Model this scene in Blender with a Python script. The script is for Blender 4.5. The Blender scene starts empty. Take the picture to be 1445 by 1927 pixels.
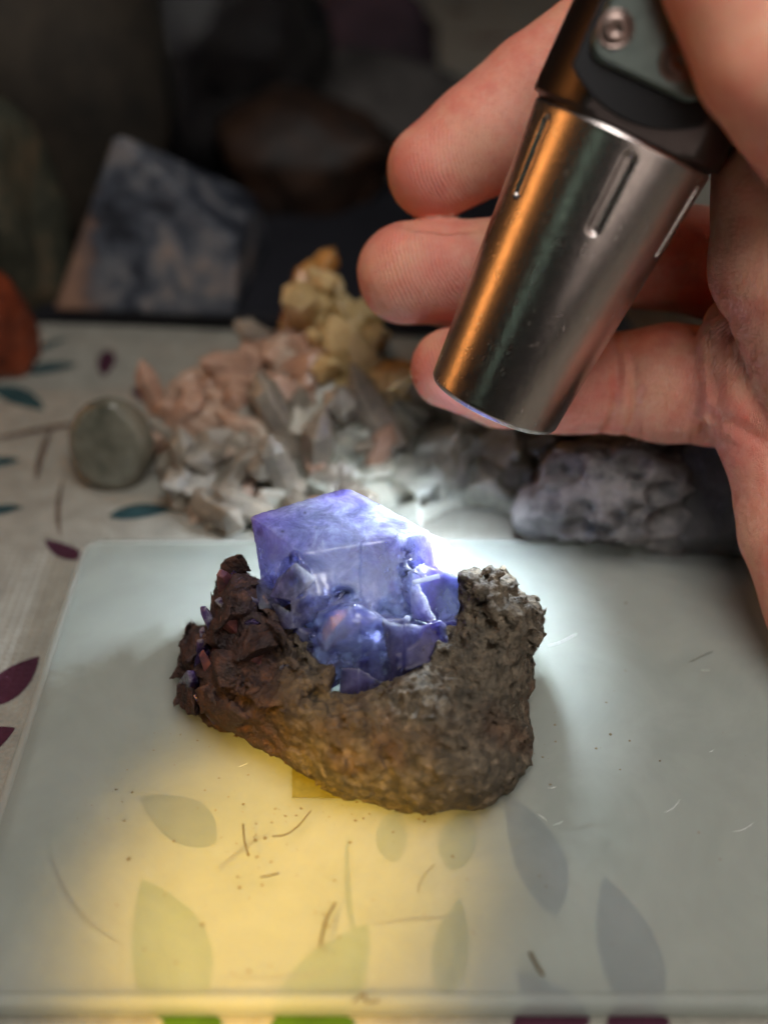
import bpy, bmesh, math, random
import numpy as np
from mathutils import Vector, Matrix, noise as mnoise

# ------------------------------------------------------------------ camera, world, lights, exposure
# All layout numbers are centimetres; meshes are written in metres (CM).
CM = 0.0088
scene = bpy.context.scene
C = scene.collection
FPX, CX, CY = 1950.0, 722.5, 963.5          # focal length and centre in photo pixels
PITCH = math.radians(40.6)
SP, CP = math.sin(PITCH), math.cos(PITCH)
SLAB_H = 0.52                                # slab thickness
CAM = np.array([0.0, 0.0, 17.4 + SLAB_H])

cam_data = bpy.data.cameras.new('camera')
cam = bpy.data.objects.new('camera', cam_data); C.objects.link(cam)
cam.location = Vector(CAM * CM); cam.rotation_euler = (math.pi / 2 - PITCH, 0, 0)
cam_data.sensor_fit = 'VERTICAL'; cam_data.sensor_height = 24.0
cam_data.lens = FPX / 1927.0 * 24.0
cam_data.clip_start = 0.005; cam_data.clip_end = 20
cam_data.dof.use_dof = True
cam_data.dof.focus_distance = 21.1 * CM
cam_data.dof.aperture_fstop = 3.7
scene.camera = cam

world = bpy.data.worlds.new('World'); scene.world = world; world.use_nodes = True
world.node_tree.nodes['Background'].inputs[0].default_value = (0.55, 0.6, 0.62, 1)
world.node_tree.nodes['Background'].inputs[1].default_value = 0.012

def look(o, target):
    d = Vector(target) - o.location
    o.rotation_euler = d.to_track_quat('-Z', 'Y').to_euler()

def area_lamp(name, loc, target, sx, sy, power, col):
    l = bpy.data.lights.new(name, 'AREA'); l.shape = 'RECTANGLE'; l.size = sx * CM; l.size_y = sy * CM
    l.energy = power; l.color = col
    o = bpy.data.objects.new(name, l); C.objects.link(o)
    o.location = Vector(loc) * CM; look(o, Vector(target) * CM); return o

def spot_lamp(name, loc, target, deg, blend, power, col, r):
    l = bpy.data.lights.new(name, 'SPOT'); l.spot_size = math.radians(deg); l.spot_blend = blend
    l.energy = power; l.color = col; l.shadow_soft_size = r * CM
    o = bpy.data.objects.new(name, l); C.objects.link(o)
    o.location = Vector(loc) * CM; look(o, Vector(target) * CM); return o

area_lamp('warm_room_lamp', (-54, 28, 23), (3.4, 18.7, 8), 3, 34, 0.34, (1.0, 0.40, 0.10))
area_lamp('window_strip', (-34, -23, 30), (3.4, 18.7, 8), 1.2, 34, 0.022, (0.62, 1.0, 0.80))
spot_lamp('amber_pool_spot', (-16, -22, 46), (-1.9, 10.0, 0), 8.4, 1.0, 25.0, (1.0, 0.58, 0.07), 1.0)  # unseen spot added to make the yellow pool on the slab
area_lamp('soft_front_fill', (15, -8, 17), (2.5, 13, 1.5), 22, 22, 0.10, (1.0, 0.86, 0.76))  # added fill for the slab's right front, no visible source
area_lamp('dim_overhead_fill', (5, 6, 42), (1, 12, 0), 20, 20, 0.74, (1.0, 0.97, 0.93))  # added ambient fill hung low above the slab, not a room fixture

scene.view_settings.view_transform = 'Standard'; scene.view_settings.look = 'None'
scene.view_settings.exposure = 0.30; scene.view_settings.gamma = 1.0
scene.render.engine = 'CYCLES'
scene.cycles.use_denoising = True
scene.cycles.max_bounces = 7; scene.cycles.transparent_max_bounces = 12
scene.cycles.adaptive_threshold = 0.06
scene.cycles.adaptive_min_samples = 12
scene.cycles.transmission_bounces = 6; scene.cycles.diffuse_bounces = 4
scene.cycles.caustics_refractive = False; scene.cycles.caustics_reflective = False
scene.cycles.sample_clamp_indirect = 6.0

# ------------------------------------------------------------------ helpers
def unproj(px, py, depth):
    """photo pixel at a distance along the optical axis -> place (cm)"""
    x = (px - CX) / FPX * depth; y = (CY - py) / FPX * depth
    return np.array([x, y * SP + depth * CP, CAM[2] + y * CP - depth * SP])

def on_plane(px, py, z):
    y = (CY - py) / FPX
    d = (CAM[2] - z) / (SP - y * CP)
    return unproj(px, py, d)

def project(X, Y, Z):
    dz = Z - CAM[2]
    depth = Y * CP - dz * SP; up = Y * SP + dz * CP
    return CX + X / depth * FPX, CY - up / depth * FPX, depth

def srgb(r, g, b):
    f = lambda c: (c / 255 / 12.92) if c / 255 <= 0.04045 else ((c / 255 + 0.055) / 1.055) ** 2.4
    return (f(r), f(g), f(b), 1.0)

def tag(o, label=None, cat=None, group=None, kind=None):
    if label: o['label'] = label
    if cat: o['category'] = cat
    if group: o['group'] = group
    if kind: o['kind'] = kind
    return o

def empty(name, loc):
    o = bpy.data.objects.new(name, None); C.objects.link(o)
    o.empty_display_size = 0.01; o.location = Vector([float(v) for v in loc]) * CM
    return o

def link(name, me, mat, parent=None, smooth=True):
    if mat and not me.materials: me.materials.append(mat)
    if smooth:
        me.polygons.foreach_set('use_smooth', np.ones(len(me.polygons), bool))
    o = bpy.data.objects.new(name, me); C.objects.link(o)
    if parent: o.parent = parent
    return o

def mesh_np(name, verts, faces, origin=(0, 0, 0)):
    """verts (cm, world) and an (n,k) face array -> mesh relative to origin (cm)"""
    v = (np.asarray(verts, float) - np.asarray(origin, float)) * CM
    f = np.asarray(faces, np.int32); k = f.shape[1]
    me = bpy.data.meshes.new(name)
    me.vertices.add(len(v)); me.vertices.foreach_set('co', v.astype(np.float32).ravel())
    me.loops.add(f.size); me.loops.foreach_set('vertex_index', f.ravel())
    me.polygons.add(len(f)); me.polygons.foreach_set('loop_start', np.arange(0, f.size, k, dtype=np.int32))
    me.update(calc_edges=True); me.validate()
    return me

def mesh_bm(name, bm, origin=(0, 0, 0)):
    o = Vector([float(a) for a in origin])
    for v in bm.verts: v.co = (v.co - o) * CM
    bmesh.ops.recalc_face_normals(bm, faces=bm.faces)
    me = bpy.data.meshes.new(name); bm.to_mesh(me); bm.free()
    return me

# ---- value noise in numpy
_rng = np.random.default_rng(7)
_LAT = _rng.random((64, 64, 64)).astype(np.float32)
def vnoise(x, y, z):
    xi = np.floor(x).astype(np.int32); yi = np.floor(y).astype(np.int32); zi = np.floor(z).astype(np.int32)
    fx = x - xi; fy = y - yi; fz = z - zi
    fx = fx * fx * (3 - 2 * fx); fy = fy * fy * (3 - 2 * fy); fz = fz * fz * (3 - 2 * fz)
    a = xi & 63; b = yi & 63; c = zi & 63; a1 = (a + 1) & 63; b1 = (b + 1) & 63; c1 = (c + 1) & 63
    L = _LAT
    x00 = L[a, b, c] * (1 - fx) + L[a1, b, c] * fx; x10 = L[a, b1, c] * (1 - fx) + L[a1, b1, c] * fx
    x01 = L[a, b, c1] * (1 - fx) + L[a1, b, c1] * fx; x11 = L[a, b1, c1] * (1 - fx) + L[a1, b1, c1] * fx
    return ((x00 * (1 - fy) + x10 * fy) * (1 - fz) + (x01 * (1 - fy) + x11 * fy) * fz) - 0.5
def fbm(x, y, z, octv=4, seed=0.0, gain=0.5):
    s = 0; a = 1.0; f = 1.0
    for i in range(octv):
        s = s + a * vnoise(x * f + seed + i * 11.3, y * f + seed * 1.7 + i * 5.1, z * f - seed + i * 3.7)
        a *= gain; f *= 2.03
    return s

def surface_nets(d, o, h):
    s = d < 0
    nx, ny, nz = d.shape
    cnt = np.zeros((nx - 1, ny - 1, nz - 1), np.int8)
    for i in (0, 1):
        for j in (0, 1):
            for k in (0, 1):
                cnt += s[i:nx - 1 + i, j:ny - 1 + j, k:nz - 1 + k]
    act = (cnt > 0) & (cnt < 8)
    idx = np.argwhere(act)
    cid = np.full(act.shape, -1, np.int32); cid[act] = np.arange(len(idx))
    pos = np.zeros((len(idx), 3)); n = np.zeros(len(idx))
    cor = [(i, j, k) for i in (0, 1) for j in (0, 1) for k in (0, 1)]
    for a in cor:
        for ax in range(3):
            if a[ax]: continue
            b = list(a); b[ax] = 1
            va = d[idx[:, 0] + a[0], idx[:, 1] + a[1], idx[:, 2] + a[2]]
            vb = d[idx[:, 0] + b[0], idx[:, 1] + b[1], idx[:, 2] + b[2]]
            m = (va < 0) != (vb < 0)
            t = np.where(m, va / np.where(m, va - vb, 1), 0)
            p = np.tile(np.array(a, float), (len(idx), 1)); p[:, ax] += t
            pos[m] += p[m]; n[m] += 1
    verts = np.asarray(o) + h * (idx + pos / n[:, None])
    faces = []
    for ax in range(3):
        sl0 = [slice(None)] * 3; sl1 = [slice(None)] * 3
        sl0[ax] = slice(0, -1); sl1[ax] = slice(1, None)
        ch = s[tuple(sl0)] != s[tuple(sl1)]
        e = np.argwhere(ch)
        u, w = [(1, 2), (2, 0), (0, 1)][ax]
        e = e[(e[:, u] > 0) & (e[:, w] > 0) & (e[:, u] < d.shape[u] - 1) & (e[:, w] < d.shape[w] - 1)]
        q = []
        for du, dw in ((1, 1), (0, 1), (0, 0), (1, 0)):
            c = e.copy(); c[:, u] -= du; c[:, w] -= dw
            q.append(cid[c[:, 0], c[:, 1], c[:, 2]])
        q = np.stack(q, 1)
        fl = ~s[e[:, 0], e[:, 1], e[:, 2]]
        q[fl] = q[fl][:, ::-1]
        faces.append(q)
    return verts, np.concatenate(faces)

def grid(lo, hi, h):
    lo = np.asarray(lo, float); n = np.ceil((np.asarray(hi) - lo) / h).astype(int) + 1
    ax = [lo[i] + h * np.arange(n[i], dtype=np.float32) for i in range(3)]
    return lo, np.meshgrid(*ax, indexing='ij')

def smin(a, b, k):
    hh = np.clip(0.5 + 0.5 * (b - a) / k, 0, 1)
    return b * (1 - hh) + a * hh - k * hh * (1 - hh)

def hull_bm(pts, bevel=0.0, seg=2):
    bm = bmesh.new()
    for p in pts: bm.verts.new([float(c) for c in p])
    r = bmesh.ops.convex_hull(bm, input=bm.verts)
    junk = [g for g in r['geom_interior'] if isinstance(g, bmesh.types.BMVert)]
    bmesh.ops.delete(bm, geom=junk, context='VERTS')
    bmesh.ops.dissolve_limit(bm, angle_limit=math.radians(4), verts=bm.verts, edges=bm.edges)
    if bevel:
        bmesh.ops.bevel(bm, geom=list(bm.edges), offset=bevel, segments=seg, profile=0.5, affect='EDGES', clamp_overlap=True)
    return bm

# ---- material helper
class Mat:
    def __init__(self, name):
        self.m = bpy.data.materials.new(name); self.m.use_nodes = True
        self.t = self.m.node_tree; self.n = self.t.nodes; self.n.clear()
        self.out = self.n.new('ShaderNodeOutputMaterial')
        tc = self.n.new('ShaderNodeTexCoord'); mp = self.n.new('ShaderNodeMapping')
        mp.inputs['Scale'].default_value = (1 / CM, 1 / CM, 1 / CM)
        self.t.links.new(tc.outputs['Object'], mp.inputs['Vector']); self.co = mp.outputs[0]   # centimetres
    def link(self, a, b): self.t.links.new(a, b)
    def node(self, typ, _out=0, **kw):
        nd = self.n.new('ShaderNode' + typ)
        for k, v in kw.items():
            if k.startswith('p_'): setattr(nd, k[2:], v)
        for k, v in kw.items():
            if k.startswith('p_'): continue
            key = int(k[1:]) if k[0] == 'i' and k[1:].isdigit() else k.replace('_', ' ')
            sock = nd.inputs[key]
            if isinstance(v, bpy.types.NodeSocket): self.link(v, sock)
            else: sock.default_value = v
        nd_out = nd.outputs[_out] if nd.outputs else nd
        return nd_out
    def noise(self, scale, detail=4, rough=0.55, dist=0.0, out=0, co=None):
        return self.node('TexNoise', out, Vector=co or self.co, Scale=scale, Detail=detail, Roughness=rough, Distortion=dist)
    def voro(self, scale, feature='F1', out=0, co=None, rand=1.0):
        return self.node('TexVoronoi', out, p_feature=feature, Vector=co or self.co, Scale=scale, Randomness=rand)
    def ramp(self, fac, stops):
        nd = self.n.new('ShaderNodeValToRGB'); self.link(fac, nd.inputs[0])
        e = nd.color_ramp.elements
        while len(e) < len(stops): e.new(0.5)
        for i, (p, c) in enumerate(stops):
            e[i].position = p; e[i].color = c if len(c) == 4 else (*c, 1)
        return nd.outputs[0]
    def mix(self, fac, a, b, mode='MIX'):
        nd = self.n.new('ShaderNodeMix'); nd.data_type = 'RGBA'; nd.blend_type = mode
        for v, s in ((fac, nd.inputs[0]), (a, nd.inputs[6]), (b, nd.inputs[7])):
            if isinstance(v, bpy.types.NodeSocket): self.link(v, s)
            else: s.default_value = v
        return nd.outputs[2]
    def math(self, op, a, b=0.0, c=0.0, clamp=False):
        nd = self.n.new('ShaderNodeMath'); nd.operation = op; nd.use_clamp = clamp
        for v, s in ((a, nd.inputs[0]), (b, nd.inputs[1]), (c, nd.inputs[2])):
            if isinstance(v, bpy.types.NodeSocket): self.link(v, s)
            else: s.default_value = v
        return nd.outputs[0]
    def maprange(self, v, a, b, c=0.0, d=1.0):
        return self.node('MapRange', Value=v, From_Min=a, From_Max=b, To_Min=c, To_Max=d)
    def bump(self, h, strength, dist_cm, normal=None):
        kw = dict(Height=h, Strength=strength, Distance=dist_cm * CM)
        if normal is not None: kw['Normal'] = normal
        return self.node('Bump', **kw)
    def scaled(self, sx, sy, sz, rot=(0, 0, 0), loc=(0, 0, 0)):
        return self.node('Mapping', Vector=self.co, Scale=(sx, sy, sz), Rotation=rot, Location=loc)
    def attr(self, name, out=2):
        return self.node('Attribute', out, p_attribute_name=name)
    def principled(self, **kw): return self.node('BsdfPrincipled', **kw)
    def mixsh(self, fac, a, b): return self.node('MixShader', i0=fac, i1=a, i2=b)
    def surf(self, sh): self.link(sh, self.out.inputs[0]); return self.m

# ------------------------------------------------------------------ materials
def mat_cloth(name, col, col2):
    m = Mat(name)
    wx = m.node('TexWave', 1, p_bands_direction='X', Vector=m.co, Scale=1.55, Distortion=0.6, Detail=2.0, Detail_Scale=2.0)
    wy = m.node('TexWave', 1, p_bands_direction='Y', Vector=m.co, Scale=1.9, Distortion=0.6, Detail=2.0, Detail_Scale=2.0)
    weave = m.math('MULTIPLY', wx, wy)
    n = m.noise(1.3, 6, 0.6); fine = m.noise(14, 3, 0.7)
    c = m.mix(m.maprange(n, 0.35, 0.7), col, col2)
    c = m.mix(m.math('MULTIPLY', m.maprange(fine, 0.3, 0.7), 0.5), c, m.mix(0.35, c, (0.03, 0.03, 0.03, 1)))
    h = m.math('ADD', weave, m.math('MULTIPLY', fine, 0.7))
    p = m.principled(Base_Color=c, Roughness=0.95, Specular_IOR_Level=0.12, Normal=m.bump(h, 0.7, 0.03))
    return m.surf(p)

M_CLOTH = mat_cloth('woven_cotton', srgb(162, 159, 148), srgb(138, 135, 126))
LEAFCOL = {'green': mat_cloth('leaf_green_print', srgb(74, 108, 30), srgb(58, 88, 24)),
           'teal': mat_cloth('leaf_teal_print', srgb(46, 74, 78), srgb(36, 60, 66)),
           'plum': mat_cloth('leaf_plum_print', srgb(78, 40, 56), srgb(60, 32, 46)),
           'grey': mat_cloth('leaf_grey_print', srgb(62, 68, 86), srgb(50, 58, 74)),
           'sage': mat_cloth('leaf_sage_print', srgb(70, 94, 60), srgb(56, 78, 50)),
           'brown': mat_cloth('stem_brown_print', srgb(96, 78, 66), srgb(80, 64, 56))}

def mat_slab(name='milky_acrylic', fac=0.185):
    m = Mat(name)
    smudge = m.noise(0.35, 5, 0.6, 0.8); fine = m.noise(9, 4, 0.7)
    scr = m.node('TexWave', 1, p_bands_direction='DIAGONAL', Vector=m.scaled(0.5, 0.12, 1, (0, 0, 0.5)), Scale=2.5, Distortion=9.0, Detail=3.0, Detail_Scale=1.6)
    rough = m.math('ADD', m.maprange(smudge, 0.3, 0.7, 0.30, 0.46), m.math('MULTIPLY', fine, 0.06))
    bump = m.bump(m.math('ADD', fine, m.math('MULTIPLY', scr, 0.15)), 0.10, 0.01)
    col = m.mix(m.maprange(smudge, 0.3, 0.7), (0.74, 0.80, 0.76, 1), (0.79, 0.84, 0.80, 1))
    body = m.principled(Base_Color=col, Roughness=rough, Subsurface_Weight=0.85, Subsurface_Radius=(1.0, 1.0, 1.0),
                        Subsurface_Scale=0.006, Specular_IOR_Level=0.10, Normal=bump)
    through = m.mixsh(0.15, m.node('BsdfTransparent', Color=(0.93, 0.95, 0.93, 1)),
                      m.node('BsdfRefraction', Color=(0.93, 0.95, 0.93, 1), Roughness=0.2, IOR=1.06))
    return m.surf(m.mixsh(m.maprange(smudge, 0.2, 0.8, fac - 0.03, fac + 0.03), through, body))
M_SLAB = mat_slab()
M_RIMP = mat_slab('milky_acrylic_rim', 0.26)

def mat_rock():
    m = Mat('limonite_matrix')
    n1 = m.noise(0.8, 6, 0.62); n2 = m.noise(3.2, 6, 0.68); n3 = m.noise(13, 4, 0.7); n4 = m.noise(0.55, 3, 0.5, 0.4, co=m.scaled(1, 1, 1, loc=(5, 2, 8)))
    c = m.ramp(n2, [(0.28, srgb(44, 40, 35)), (0.45, srgb(92, 84, 72)), (0.58, srgb(114, 104, 90)), (0.75, srgb(150, 138, 121))])
    rust = m.ramp(n1, [(0.35, srgb(54, 40, 33)), (0.6, srgb(104, 78, 60))])
    c = m.mix(m.maprange(n4, 0.55, 0.72), c, rust)
    c = m.mix(m.math('MULTIPLY', m.maprange(n3, 0.60, 0.74), 0.6), c, srgb(160, 142, 120))
    grain = m.node('TexVoronoi', 1, p_feature='F1', Vector=m.co, Scale=8.0)
    gsep = m.node('SeparateColor', Color=grain)
    c = m.mix(0.55, c, m.mix(gsep, (0.03, 0.028, 0.025, 1), (0.42, 0.38, 0.33, 1)), 'OVERLAY')
    # the left flank of the matrix is iron-brown
    sep = m.node('SeparateXYZ', Vector=m.co)
    c = m.mix(m.math('MULTIPLY', m.maprange(m.math('ADD', sep, m.math('MULTIPLY', n1, 2.2)), -0.5, -1.3), 0.85), c,
              m.ramp(n2, [(0.3, srgb(28, 20, 24)), (0.5, srgb(56, 38, 40)), (0.66, srgb(92, 58, 48)), (0.8, srgb(150, 92, 60))]))
    h = m.math('ADD', n2, m.math('MULTIPLY', n3, 0.5))
    pores = m.voro(7.0)
    h = m.math('ADD', h, m.math('MULTIPLY', m.maprange(pores, 0.0, 0.28), 0.6))
    h = m.math('ADD', h, m.math('MULTIPLY', m.voro(16.0), -0.5))
    return m.surf(m.principled(Base_Color=c, Roughness=m.maprange(n2, 0.35, 0.65, 0.5, 0.9), Specular_IOR_Level=0.3, Normal=m.bump(h, 1.0, 0.05)))
M_ROCK = mat_rock()

def mat_fluorite(name, pale, deep, frost=0.0, clear=0.62, edge_white=False):
    m = Mat(name)
    big = m.noise(0.7, 4, 0.55, 0.4); mid = m.noise(2.6, 6, 0.65, 0.6); fine = m.noise(12, 4, 0.7)
    cloud = m.noise(1.5, 6, 0.7, 0.35)
    streak = m.noise(1.0, 5, 0.6, 0.3, co=m.scaled(7, 1.2, 1.2, (0.3, 0.5, 0.6)))
    c = m.mix(m.maprange(m.math('ADD', m.math('MULTIPLY', big, 0.6), m.math('MULTIPLY', mid, 0.4)), 0.36, 0.62), deep, pale)
    c = m.mix(m.math('MULTIPLY', m.maprange(cloud, 0.5, 0.72), 0.4), c, (0.80, 0.86, 0.98, 1))
    c = m.mix(m.math('MULTIPLY', m.maprange(streak, 0.62, 0.70), 0.35), c, (0.86, 0.9, 1.0, 1))
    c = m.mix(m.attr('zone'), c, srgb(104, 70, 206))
    c = m.mix(m.math('MULTIPLY', m.attr('root'), 0.85), c, srgb(66, 60, 128))  # mixes in the root tone, largely shade put into the colour
    c = m.mix(m.math('MULTIPLY', m.maprange(mid, 0.68, 0.74), 0.5), c, (0.08, 0.06, 0.16, 1))
    if edge_white: c = m.mix(m.math('MULTIPLY', m.maprange(m.node('NewGeometry', 7), 0.53, 0.60), 0.3), c, (0.85, 0.88, 0.98, 1))  # whitens chipped edges, with their edge highlights put into the colour
    c = m.mix(m.attr('dark_mark'), c, (0.012, 0.010, 0.02, 1))  # darkens the crack, the cavity and a few small spots
    h = m.math('ADD', m.math('MULTIPLY', mid, 0.8), m.math('MULTIPLY', fine, 0.35))
    nb = m.bump(m.math('ADD', h, m.math('MULTIPLY', streak, 0.5)), 0.25, 0.05)
    body = m.principled(Base_Color=c, Roughness=0.12 + frost, Subsurface_Weight=1.0, Subsurface_Radius=(0.8, 0.84, 1.0), Subsurface_Scale=0.010,
                        Specular_IOR_Level=0.5, Normal=nb)
    tr = m.node('BsdfTransparent', Color=m.mix(0.45, c, (0.8, 0.84, 1, 1)))
    gl = m.node('BsdfRefraction', Color=m.mix(0.5, c, (0.85, 0.88, 1, 1)), Roughness=0.04, IOR=1.32, Normal=nb)
    cl = m.math('MULTIPLY', m.math('SUBTRACT', 1.0, m.attr('dark_mark')), m.maprange(cloud, 0.35, 0.65, clear * 1.4, clear * 0.6))
    clear_ = m.mixsh(0.08, m.mixsh(0.5, tr, gl), m.node('BsdfGlossy', Color=(0.9, 0.92, 1, 1), Roughness=0.06, Normal=nb))
    return m.surf(m.mixsh(cl, body, clear_))
M_FL = mat_fluorite('blue_violet_fluorite', srgb(182, 190, 228), srgb(128, 126, 190), edge_white=True)
M_FLD = mat_fluorite('deep_violet_fluorite', srgb(96, 92, 190), srgb(62, 44, 130))
M_FLK = mat_fluorite('dark_purple_fluorite', srgb(74, 58, 104), srgb(44, 30, 54), 0.0, 0.08)
M_FLF = mat_fluorite('frosted_lilac_fluorite', srgb(226, 220, 248), srgb(190, 170, 230), 0.25, 0.25)
M_FLC = mat_fluorite('pale_blue_fluorite', srgb(186, 204, 244), srgb(140, 150, 226), 0.0, 0.4)

def mat_brown_crystal():
    m = Mat('iron_stained_crystal')
    n = m.noise(2.5, 5, 0.65)
    c = m.ramp(n, [(0.3, srgb(50, 30, 40)), (0.5, srgb(104, 62, 62)), (0.7, srgb(150, 92, 70))])
    return m.surf(m.principled(Base_Color=c, Roughness=0.3, Subsurface_Weight=0.6, Subsurface_Radius=(1, 0.6, 0.5), Subsurface_Scale=0.003,
                               Normal=m.bump(m.noise(7, 4, 0.7), 0.5, 0.03)))
M_BRC = mat_brown_crystal()

def mat_skin():
    m = Mat('skin')
    blot = m.noise(1.1, 4, 0.6); mid = m.noise(5, 4, 0.65); pore = m.voro(34); fine = m.noise(45, 3, 0.7)
    red = m.attr('redness')
    c = m.mix(m.maprange(blot, 0.35, 0.68), srgb(228, 158, 136), srgb(216, 126, 110))
    c = m.mix(m.math('MULTIPLY', m.maprange(mid, 0.45, 0.75), 0.35), c, srgb(224, 180, 158))
    c = m.mix(m.math('MULTIPLY', red, 0.5), c, srgb(206, 108, 94))
    c = m.mix(m.math('MULTIPLY', m.maprange(m.noise(0.7, 3, 0.5, 0.5, co=m.scaled(1, 1, 1, loc=(3, 7, 1))), 0.45, 0.65), 0.45), c, srgb(222, 178, 146))
    c = m.mix(m.math('MULTIPLY', m.maprange(m.noise(9, 4, 0.7), 0.5, 0.75), 0.3), c, srgb(196, 118, 104))
    ph = m.attr('ridge_phase'); mk = m.attr('ridge_mask')
    wob = m.math('ADD', m.math('MULTIPLY', m.noise(0.8, 3, 0.5), 24.0), m.math('MULTIPLY', m.noise(7.0, 2, 0.5), 4.0))
    ridge = m.math('MULTIPLY', m.math('MULTIPLY', m.math('SINE', m.math('ADD', ph, wob)), mk), m.maprange(m.noise(2.2, 3, 0.6), 0.3, 0.65, 0.15, 1.0))
    h = m.math('ADD', m.math('MULTIPLY', ridge, 0.38), m.math('ADD', m.math('MULTIPLY', fine, 0.25), m.math('MULTIPLY', pore, -0.25)))
    cellk = m.voro(11, 'DISTANCE_TO_EDGE', co=m.scaled(1.6, 1, 1, (0.3, 0.2, 0.4)))
    h = m.math('ADD', h, m.math('MULTIPLY', m.maprange(cellk, 0.0, 0.12), 0.22))
    h = m.math('ADD', h, m.math('MULTIPLY', m.math('PINGPONG', m.math('MULTIPLY', m.noise(1.4, 4, 0.6, 0.8, co=m.scaled(3.2, 1, 1, (0.3, 0.2, 0.4))), 4), 0.5), 0.5))
    c = m.mix(m.math('MULTIPLY', m.maprange(ridge, 0.0, 0.9), 0.16), c, srgb(236, 198, 182))
    p = m.principled(Base_Color=c, Roughness=m.maprange(mid, 0.3, 0.7, 0.40, 0.55), Specular_IOR_Level=0.38, Subsurface_Weight=0.4,
                     Subsurface_Radius=(1.0, 0.32, 0.18), Subsurface_Scale=0.0042, Normal=m.bump(h, 0.75, 0.03))
    return m.surf(p)
M_SKIN = mat_skin()

def mat_steel(name, col, rough, brush=True, aniso=0.6, scr=0.1):
    m = Mat(name)
    rings = m.noise(1.0, 5, 0.75, co=m.scaled(0.6, 0.6, 60))
    scratch = m.noise(3.0, 6, 0.75, 2.0, co=m.scaled(1, 1, 0.4))
    r = m.math('ADD', rough, m.math('MULTIPLY', m.math('SUBTRACT', scratch, 0.5), scr))
    b = m.bump(m.math('ADD', m.math('MULTIPLY', rings, 0.6), m.math('MULTIPLY', m.maprange(m.noise(5.0, 5, 0.7, 3.0, co=m.scaled(1, 1, 0.3, (0.3, 0.2, 0))), 0.66, 0.70), 0.35)), 0.30 if brush else 0.03, 0.01)
    tan = m.node('Tangent', p_direction_type='RADIAL', p_axis='Z')
    c = m.mix(m.maprange(scratch, 0.45, 0.75), col, tuple(min(1, v * 0.82) for v in col[:3]) + (1,))
    return m.surf(m.principled(Base_Color=c, Metallic=1.0, Roughness=r, Anisotropic=aniso if brush else 0.0, Anisotropic_Rotation=0.0, Tangent=tan, Normal=b))
M_STEEL = mat_steel('brushed_steel', (0.50, 0.445, 0.425, 1), 0.26)
M_RIM = mat_steel('polished_rim', (0.82, 0.82, 0.84, 1), 0.25, False)
M_DARK = mat_steel('dark_anodised_metal', (0.075, 0.062, 0.06, 1), 0.38, False)
M_CLIP = mat_steel('satin_clip_steel', (0.15, 0.185, 0.175, 1), 0.34, False, scr=0.25)
M_SCREW = mat_steel('screw_steel', (0.22, 0.16, 0.14, 1), 0.34, False)
def simple(name, col, rough, spec=0.4, bscale=8, bst=0.3, emis=None):
    m = Mat(name); n = m.noise(bscale, 5, 0.65)
    c = m.mix(m.maprange(n, 0.3, 0.7), col, tuple(v * 0.7 for v in col[:3]) + (1,))
    kw = dict(Base_Color=c, Roughness=rough, Specular_IOR_Level=spec, Normal=m.bump(n, bst, 0.02))
    if emis: kw['Emission_Color'] = emis[0]; kw['Emission_Strength'] = emis[1]
    return m.surf(m.principled(**kw))
M_RUBBER = simple('black_rubber_pad', (0.012, 0.012, 0.014, 1), 0.62, 0.3, 30, 0.2)
M_LENS = simple('lit_lens', (0.9, 0.95, 1, 1), 0.1, 0.5, 4, 0.0, ((0.75, 0.86, 1, 1), 6.0))

# ------------------------------------------------------------------ setting: tablecloth and its print
def cloth_z(x, y):
    return 0.10 * math.sin(x * 0.21 + 1.0) * math.sin(y * 0.16 + 0.4) * max(0.0, min(1.0, (y - 22) / 10)) if y > 22 else 0.0

def build_cloth():
    nx, ny = 90, 110
    xs = np.linspace(-75, 75, nx); ys = np.linspace(-6, 150, ny)
    v = [(x, y, cloth_z(x, y)) for y in ys for x in xs]
    f = [(j * nx + i, j * nx + i + 1, (j + 1) * nx + i + 1, (j + 1) * nx + i) for j in range(ny - 1) for i in range(nx - 1)]
    o = link('tablecloth', mesh_np('tablecloth', v, f), M_CLOTH)
    tag(o, 'off-white woven tablecloth printed with leaves under everything', 'tablecloth', kind='structure')
    return o
CLOTH = build_cloth()

LEAFN = [0]
def leaf(cx, cy, length, width, ang, col, bend=0.12):
    """a printed leaf: centre (cm on the cloth), length, width, direction of the tip"""
    n = 14; top = []; bot = []; LEAFN[0] += 1
    ca, sa = math.cos(ang), math.sin(ang)
    for i in range(n + 1):
        t = i / n; u = (t - 0.5) * length
        w = 0.5 * width * (math.sin(math.pi * t ** 0.8) ** 0.85 if 0 < t < 1 else 0.0)
        b = bend * length * (1 - (2 * t - 1) ** 2) * 0.5
        for L, s in ((top, 1), (bot, -1)):
            a = b + s * w
            x = cx + u * ca - a * sa; y = cy + u * sa + a * ca
            L.append((x, y, cloth_z(x, y) + 0.004 + 0.0008 * (LEAFN[0] % 30)))
    v = top + bot; m = n + 1
    f = [(i, m + i, m + i + 1, i + 1) for i in range(n)]
    return link('printed_leaf', mesh_np('printed_leaf', v, f), LEAFCOL[col], CLOTH)

def leaf_px(ax, ay, bx, by, wpx, col, bend=0.08, z=0.0):
    a = on_plane(ax, ay, z); b = on_plane(bx, by, z)
    m = on_plane((ax + bx) / 2, (ay + by) / 2, z)
    sc = np.linalg.norm(on_plane((ax + bx) / 2 + 50, (ay + by) / 2, z) - m) / 50
    d = b - a
    leaf((a[0] + b[0]) / 2, (a[1] + b[1]) / 2, float(np.hypot(d[0], d[1])), wpx * sc, math.atan2(d[1], d[0]), col, bend)

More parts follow.
